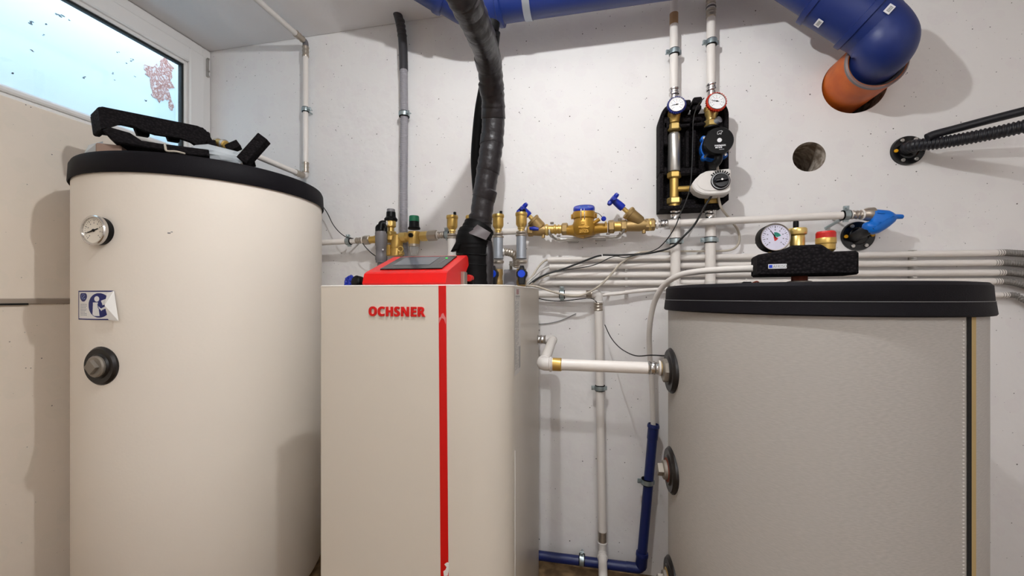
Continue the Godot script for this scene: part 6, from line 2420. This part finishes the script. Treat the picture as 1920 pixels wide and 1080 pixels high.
func lines_low() -> void:
	# thick white pipe out of the cabinet, elbow, down the wall, then out along the floor
	var z := 0.06
	var t := thing("heating_pipe", "white pipe leaving the cabinet below the conduits and dropping down the wall", "pipe", P(1127, 1000, z))
	var a := P(985, 554, z)
	var y := P(1060, 553, z).y
	var e := P(1122, 551.5, z)
	var dn := P(1129.5, 1000, z)
	var st := mk()
	rod(st, Vector3(a.x, e.y, z), Vector3(P(1101, 553, z).x, e.y, z), 0.0165, 20)
	put("side_run", st, M.pipe_white, t)
	st = mk()
	sleeve(st, Vector3(P(1099, 553, z).x, e.y, z), Vector3(P(1113, 553, z).x, e.y, z), 0.0172)
	put("press_sleeve", st, M.nickel, t)
	st = mk()
	tube(st, fillet([Vector3(P(1110, 553, z).x, e.y, z), e, e - Vector3(0, 0.035, 0)], 0.022), 0.0195, 20)
	ring(st, e - Vector3(0, 0.036, 0), Vector3.UP, 0.022, 0.010)
	put("elbow", st, M.pipe_pale, t)
	st = mk()
	sleeve(st, e - Vector3(0, 0.075, 0), e - Vector3(0, 0.04, 0), 0.0185)
	put("press_sleeve", st, M.nickel, t)
	st = mk()
	rod(st, e - Vector3(0, 0.07, 0), dn, 0.0182, 20)
	put("drop_pipe", st, M.pipe_white, t)
	st = mk()
	rod(st, dn + Vector3(0, 0.01, 0), dn - Vector3(0, 0.035, 0), 0.0195, 20)
	put("press_sleeve", st, M.nickel, t)
	st = mk()
	var el := dn - Vector3(0, 0.085, 0)
	ring(st, dn - Vector3(0, 0.04, 0), Vector3.UP, 0.0215, 0.008)
	tube(st, fillet([dn - Vector3(0, 0.04, 0), el, el + Vector3(0, 0, 0.035)], 0.025), 0.0195, 20)
	ring(st, el + Vector3(0, 0, 0.04), Vector3(0, 0, 1), 0.0225, 0.008)
	put("elbow", st, M.pipe_pale, t)
	st = mk()
	rod(st, el + Vector3(0, 0, 0.04), el + Vector3(0, 0, 0.5), 0.0182, 20)
	rod(st, el + Vector3(0, 0.005, 0.48), Vector3(el.x, 0.0, el.z + 0.485), 0.0182, 20)
	put("floor_run", st, M.pipe_white, t)
	clamp_on("clamp on the white drop pipe below the horizontal branch", P(1125, 727.5, z), Vector3.UP, 0.0182, Vector3(-1, 0, 0.1))
	clamp_on("clamp on the white pipe just right of the cabinet top", P(1054, 552, z), Vector3(1, 0, 0), 0.0165, Vector3(0, 1, 0.2))
	# branch from the cabinet to the buffer tank
	var zb := 0.60
	var yb := EYE - 0.222
	var c0 := P(1017.5, 682, zb)
	t = thing("flow_pipe", "white pipe joining the cabinet side to the buffer tank", "pipe", c0)
	c0.y = yb
	var far := Vector3(c0.x - 0.012, EYE - 0.19, 0.17)
	var x1 := P(1217, 688, zb).x
	st = mk()
	rod(st, c0 + Vector3(0.03, 0, 0), Vector3(x1, yb - 0.001, zb), 0.0185, 22)
	put("cross_run", st, M.pipe_white, t)
	st = mk()
	rod(st, far + Vector3(0, 0, 0.02), c0 - Vector3(0, 0, 0.03), 0.0182, 22)
	put("wall_run", st, M.pipe_white, t)
	st = mk()
	tube(st, fillet([c0 - Vector3(0, 0, 0.034), c0, c0 + Vector3(0.034, 0, 0)], 0.02), 0.0215, 22)
	ring(st, c0 - Vector3(0, 0, 0.036), Vector3(0, 0, 1), 0.0235, 0.008)
	ring(st, c0 + Vector3(0.026, 0, 0), Vector3(1, 0, 0), 0.0245, 0.010)
	put("corner_elbow", st, M.pipe_pale, t)
	st = mk()
	rod(st, c0 + Vector3(0.031, 0, 0), c0 + Vector3(0.062, 0, 0), 0.0215, 22, 0.002)
	put("press_sleeve", st, M.brass, t)
	st = mk()
	tube(st, fillet([far + Vector3(0, 0, 0.03), far, far - Vector3(0.03, 0, 0)], 0.02), 0.0205, 20)
	put("rear_elbow", st, M.pipe_pale, t)
	st = mk()
	sleeve(st, far - Vector3(0.026, 0, 0), far - Vector3(0.068, 0, 0), 0.0185)
	put("press_sleeve", st, M.chrome, t)
	st = mk()
	sleeve(st, Vector3(x1 - 0.004, yb, zb), Vector3(x1 + 0.030, yb, zb), 0.0195)
	put("press_sleeve", st, M.chrome, t)
	st = mk()
	ring(st, Vector3(x1 + 0.0315, yb, zb), Vector3(1, 0, 0), 0.0235, 0.006)
	put("white_ring", st, M.pipe_white, t)
	st = mk()
	var xe := CR.x - RR * 0.9985
	rod(st, Vector3(x1 + 0.030, yb, zb), Vector3(xe - 0.012, yb, zb), 0.0215, 22)
	hexa(st, Vector3(x1 + 0.040, yb, zb), Vector3(x1 + 0.050, yb, zb), 0.027, 8)
	put("brass_nipple", st, M.brass, t)
	# blue drain
	z = 0.07
	var top := P(1225, 800, z)
	var bt := P(1203, 1050, z)
	var lf := P(1000, 1040, z)
	var cor := P(1201, 1066, z)
	t = thing("drain_pipe", "slim blue drain pipe with elbow between the cabinet and buffer tank", "pipe", P(1203, 1070, z))
	st = mk()
	rod(st, top - (top - bt).normalized() * 0.03, bt, 0.0205, 24)
	put("upright", st, M.drain_blue, t)
	st = mk()
	var ud := (top - bt).normalized()
	lathe(st, [[0.0215, -0.055], [0.0225, -0.052], [0.0225, -0.005], [0.0255, -0.003], [0.0255, 0.006], [0.023, 0.012], [0.0195, 0.012], [0.0195, -0.03]], ax(top, ud), 28)
	put("socket_mouth", st, M.drain_blue, t)
	st = mk()
	tube(st, fillet([bt + ud * 0.0, cor, cor + (lf - cor).normalized() * 0.06], 0.035), 0.0215, 24)
	lathe(st, [[0.0205, 0.03], [0.0245, 0.03], [0.0265, 0.022], [0.0265, 0.014], [0.0245, 0.008], [0.0245, -0.03], [0.021, -0.04]], ax(bt + ud * 0.005, ud), 28)
	put("elbow", st, M.drain_blue, t)
	st = mk()
	rod(st, cor + (lf - cor).normalized() * 0.05, lf, 0.0205, 24)
	put("floor_level_run", st, M.drain_blue, t)
	clamp_on("clamp on the upright part of the blue drain pipe", P(1213, 903, z), ud, 0.0205, Vector3(-1, -0.1, 0.15))
	clamp_on("clamp on the level part of the blue drain pipe", P(1091, 1049, z), Vector3(1, -0.02, 0), 0.0205, Vector3(0, 1, 0.15))
	# white hose from the drain over the buffer tank to the safety group
	var hs := [P(1225, 812, 0.07), P(1224.5, 790, 0.07), P(1222, 720, 0.09), P(1218, 660, 0.12), P(1218, 615, 0.16), P(1226, 570, 0.21), P(1244, 536, 0.28), P(1272, 517, 0.35), P(1310, 509, 0.42), P(1360, 505.5, 0.49), P(1415, 503.5, 0.56)]
	solo("drain_hose", "white hose looping from the blue drain pipe up over the buffer tank", "hose", P(1224.5, 800, 0.07), func(s2: SurfaceTool) -> void:
		tube(s2, spline(hs, 7), 0.0108, 18), M.pipe_white)
	solo("cable", "white cable from the pipe elbow to behind the buffer tank lid", "cable", P(1180, 548, 0.03), func(s2: SurfaceTool) -> void:
		tube(s2, spline([P(1128, 553, 0.04), P(1160, 550, 0.04), P(1200, 545, 0.035), P(1250, 542, 0.03), P(1310, 541, 0.03)], 6), 0.0085, 12), M.pipe_white)

func wires() -> void:
	var w := func(label: String, pts: Array, r: float, m: Material, n := 7) -> void:
		var o := []
		for q in pts:
			o.append(P(q[0], q[1], q[2]))
		solo("cable", label, "cable", o[-1], func(s2: SurfaceTool) -> void: tube(s2, spline(o, n), r, 8), m)
	w.call("thin black sensor cable from the red dial down to the conduits", [[1320, 184, 0.09], [1307, 200, 0.12], [1300, 225, 0.125], [1299, 262, 0.115], [1297, 320, 0.12], [1293, 355, 0.12], [1285, 380, 0.12], [1275, 402, 0.12], [1266, 425, 0.14], [1248, 452, 0.11], [1225, 470, 0.085], [1175, 482, 0.078], [1150, 481, 0.075], [1110, 498, 0.075], [1050, 508, 0.07], [1010, 520, 0.10], [984, 540, 0.13]], 0.0023, M.cable_black)
	w.call("thicker black cable from the mixing valve to the conduits", [[1338, 362, 0.15], [1322, 386, 0.14], [1303, 420, 0.12], [1282, 443, 0.11], [1258, 464, 0.09], [1215, 475, 0.064], [1170, 478, 0.064], [1130, 478, 0.06]], 0.0042, M.cable_black)
	w.call("thick black cable running under the second conduit to the cabinet", [[1128, 479, 0.06], [1112, 483, 0.052], [1060, 503, 0.05], [1020, 516, 0.065], [995, 533, 0.10], [984, 548, 0.115]], 0.0042, M.cable_black)
	w.call("beige cable looping from the mixing valve motor to the cabinet", [[1342, 306, 0.14], [1346, 318, 0.15], [1347, 362, 0.135], [1349, 380, 0.125], [1355, 394, 0.11], [1372, 415, 0.05], [1385, 436, 0.04], [1384, 458, 0.035], [1368, 469, 0.03], [1330, 471, 0.025], [1260, 471, 0.026], [1210, 472, 0.04], [1190, 477, 0.045], [1165, 493, 0.05], [1145, 515, 0.07], [1125, 535, 0.09], [1100, 550, 0.095], [1075, 555, 0.10], [1040, 548, 0.105], [1005, 537, 0.125], [980, 535, 0.15]], 0.0048, M.cable_beige)
	w.call("thin black cable under the thick white pipe to its elbow", [[1000, 556, 0.06], [1020, 562, 0.05], [1050, 564.5, 0.05], [1085, 561, 0.05], [1103, 559, 0.05], [1113, 561, 0.06], [1119, 567, 0.085]], 0.0022, M.cable_black)
	w.call("thin black cable from the white drop pipe to the buffer tank", [[1134, 609, 0.08], [1145, 632, 0.12], [1160, 650, 0.22], [1178, 662, 0.33], [1196, 667.5, 0.42], [1220, 666, 0.50], [1245, 667, 0.55]], 0.0021, M.cable_black)
	w.call("thin grey cable end low on the wall beside the cabinet", [[1004, 608, 0.006], [1030, 606, 0.006], [1054, 600, 0.006], [1080, 588, 0.006]], 0.002, M.cable_grey)
	w.call("thin black cable from the tall tank lid to the left pipe clamp", [[596, 383, 0.06], [604, 386, 0.06], [614, 400, 0.06], [624, 420, 0.06], [637, 436, 0.08], [652, 446, 0.10], [662, 447, 0.115]], 0.0022, M.cable_black)
	w.call("thin black cable from the water pipe down to the grey siphon", [[680, 456, 0.11], [686, 464, 0.11], [696, 474, 0.10], [706, 482, 0.09], [722, 500, 0.09]], 0.0024, M.cable_black)

func seal_flange(label: String, px: float, py: float, R: float) -> Node3D:
	var c := P(px, py, 0.0)
	var t := thing("wall_seal", label, "wall seal", c, "black bolted wall seals")
	var st := mk()
	lathe(st, [[0.0, -0.05], [R * 0.78, -0.05], [R * 0.78, 0.0], [R, 0.0], [R, 0.006], [R * 0.96, 0.012], [R * 0.6, 0.013], [R * 0.55, 0.010], [R * 0.42, 0.012], [0.0, 0.012]], ax(c, Vector3(0, 0, 1)), 40)
	put("pressure_plate", st, M.black_gloss, t)
	for k in 6:
		var a := deg_to_rad(60.0 * k + 2.0)
		var o := c + Vector3(cos(a) * R * 0.78, sin(a) * R * 0.78, 0.012)
		st = mk()
		rod(st, o, o + Vector3(0, 0, 0.006), R * 0.12, 14, 0.0012)
		put("bolt_cap", st, M.yellow_cap if k % 3 == 0 else M.steel, t)
	return t

func wall_entries() -> void:
	seal_flange("black bolted wall seal where two black conduits leave the wall", 1700, 283, 0.058)
	var t := thing("corrugated_conduit", "black ribbed conduit leaving the upper wall seal to the right", "conduit", P(1705, 276, 0.02))
	var st := mk()
	ribbed(st, spline([P(1694, 281, 0.0), P(1714, 273, 0.05), P(1760, 268, 0.10), P(1820, 258, 0.15), P(1880, 246, 0.20), P(1960, 228, 0.26)], 12), 0.0235, 0.0105, 0.004, 22)
	put("ribbed_tube", st, M.conduit_dark, t)
	solo("smooth_conduit", "thinner smooth black conduit above the ribbed one", "conduit", P(1750, 254, 0.08), func(s2: SurfaceTool) -> void:
		tube(s2, spline([P(1738, 258, 0.10), P(1752, 252, 0.105), P(1790, 242, 0.12), P(1850, 226, 0.15), P(1960, 198, 0.2)], 8), 0.0145, 20), M.conduit_dark)
	seal_flange("black bolted wall seal behind the blue wrapped pipe end", 1607, 443, 0.060)
	var t2 := thing("service_pipe", "black service pipe coming out of the lower wall seal", "pipe", P(1605, 447, 0.01))
	st = mk()
	tube(st, spline([P(1600, 447, 0.0), P(1609, 441, 0.04), P(1622, 434, 0.08), P(1640, 424, 0.11)], 6), 0.0205, 20)
	put("pipe", st, M.dark_navy, t2)
	# blue plastic sheet tied round the pipe end
	t = thing("blue_wrapping", "bright blue plastic sheet wrapped round the open pipe ends", "wrapping", P(1650, 440, 0.1))
	# puffed outline: a ridge line inside it, thickness by the distance to that ridge
	var rim := []
	for q in [[1632, 394], [1645, 392.5], [1662, 394], [1671, 397.5], [1678, 401.5], [1686, 401.5], [1692, 402], [1695, 405.6], [1692, 410.5], [1686, 410.7], [1680, 411], [1675, 418], [1668, 424.5], [1660, 430], [1648, 437], [1636, 440], [1626, 437], [1617, 426], [1619, 419], [1626, 416], [1632, 414]]:
		rim.append(P(q[0], q[1], 0.10))
	var ridge := [P(1634, 427, 0.10), P(1652, 414, 0.10), P(1666, 408, 0.10), P(1678, 406.3, 0.10), P(1691, 406, 0.10)]
	var goal := []
	for v in rim:
		var best := 9.0
		var w := Vector3.ZERO
		for rd in [ridge]:
			for i in rd.size() - 1:
				var c := Geometry3D.get_closest_point_to_segment(v, rd[i], rd[i + 1])
				if c.distance_to(v) < best:
					best = c.distance_to(v)
					w = c
		goal.append(w)
	st = mk()
	var n := rim.size()
	for face in [1.0, -1.0]:
		for s in 6:
			for i in n:
				var k := (i + 1) % n
				var at := func(idx: int, f: float) -> Vector3:
					var v: Vector3 = rim[idx].lerp(goal[idx], f)
					return v + Vector3(0, 0, face * minf(rim[idx].distance_to(goal[idx]) * 0.95, 0.027) * sqrt(1.0 - (1.0 - f) * (1.0 - f)))
				var f0 := s / 6.0
				var f1 := (s + 1) / 6.0
				if face > 0:
					quad(st, at.call(k, f0), at.call(i, f0), at.call(i, f1), at.call(k, f1), 1)
				else:
					quad(st, at.call(i, f0), at.call(k, f0), at.call(k, f1), at.call(i, f1), 1)
	put("sheet", st, M.bag_blue, t)
	st = mk()
	for q in [[1648, 416, 1668, 416], [1645, 399, 1668, 401]]:
		tube(st, spline([P(q[0], q[1], 0.122), P((q[0] + q[2]) / 2.0, q[1] + 1.0, 0.124), P(q[2], q[3], 0.112)], 5), [0.001, 0.0015, 0.0018, 0.002, 0.002, 0.002, 0.002, 0.0018, 0.0015, 0.0012, 0.001], 8)
		put("fold", st, M.bag_blue, t)
		st = mk()

func _ready() -> void:
	materials()
	lighting()
	unseen_strip()
	room()
	left_tank()
	right_tank()
	heat_pump()
	sewer()
	black_hoses()
	safety_group()
	station()
	risers()
	water_line()
	air_vents()
	conduits()
	left_pipe()
	on_lid()
	grey_hose()
	lines_low()
	wall_entries()
	wires()
	for o in find_children("*", "GeometryInstance3D", true, false):
		o.cast_shadow = GeometryInstance3D.SHADOW_CASTING_SETTING_ON
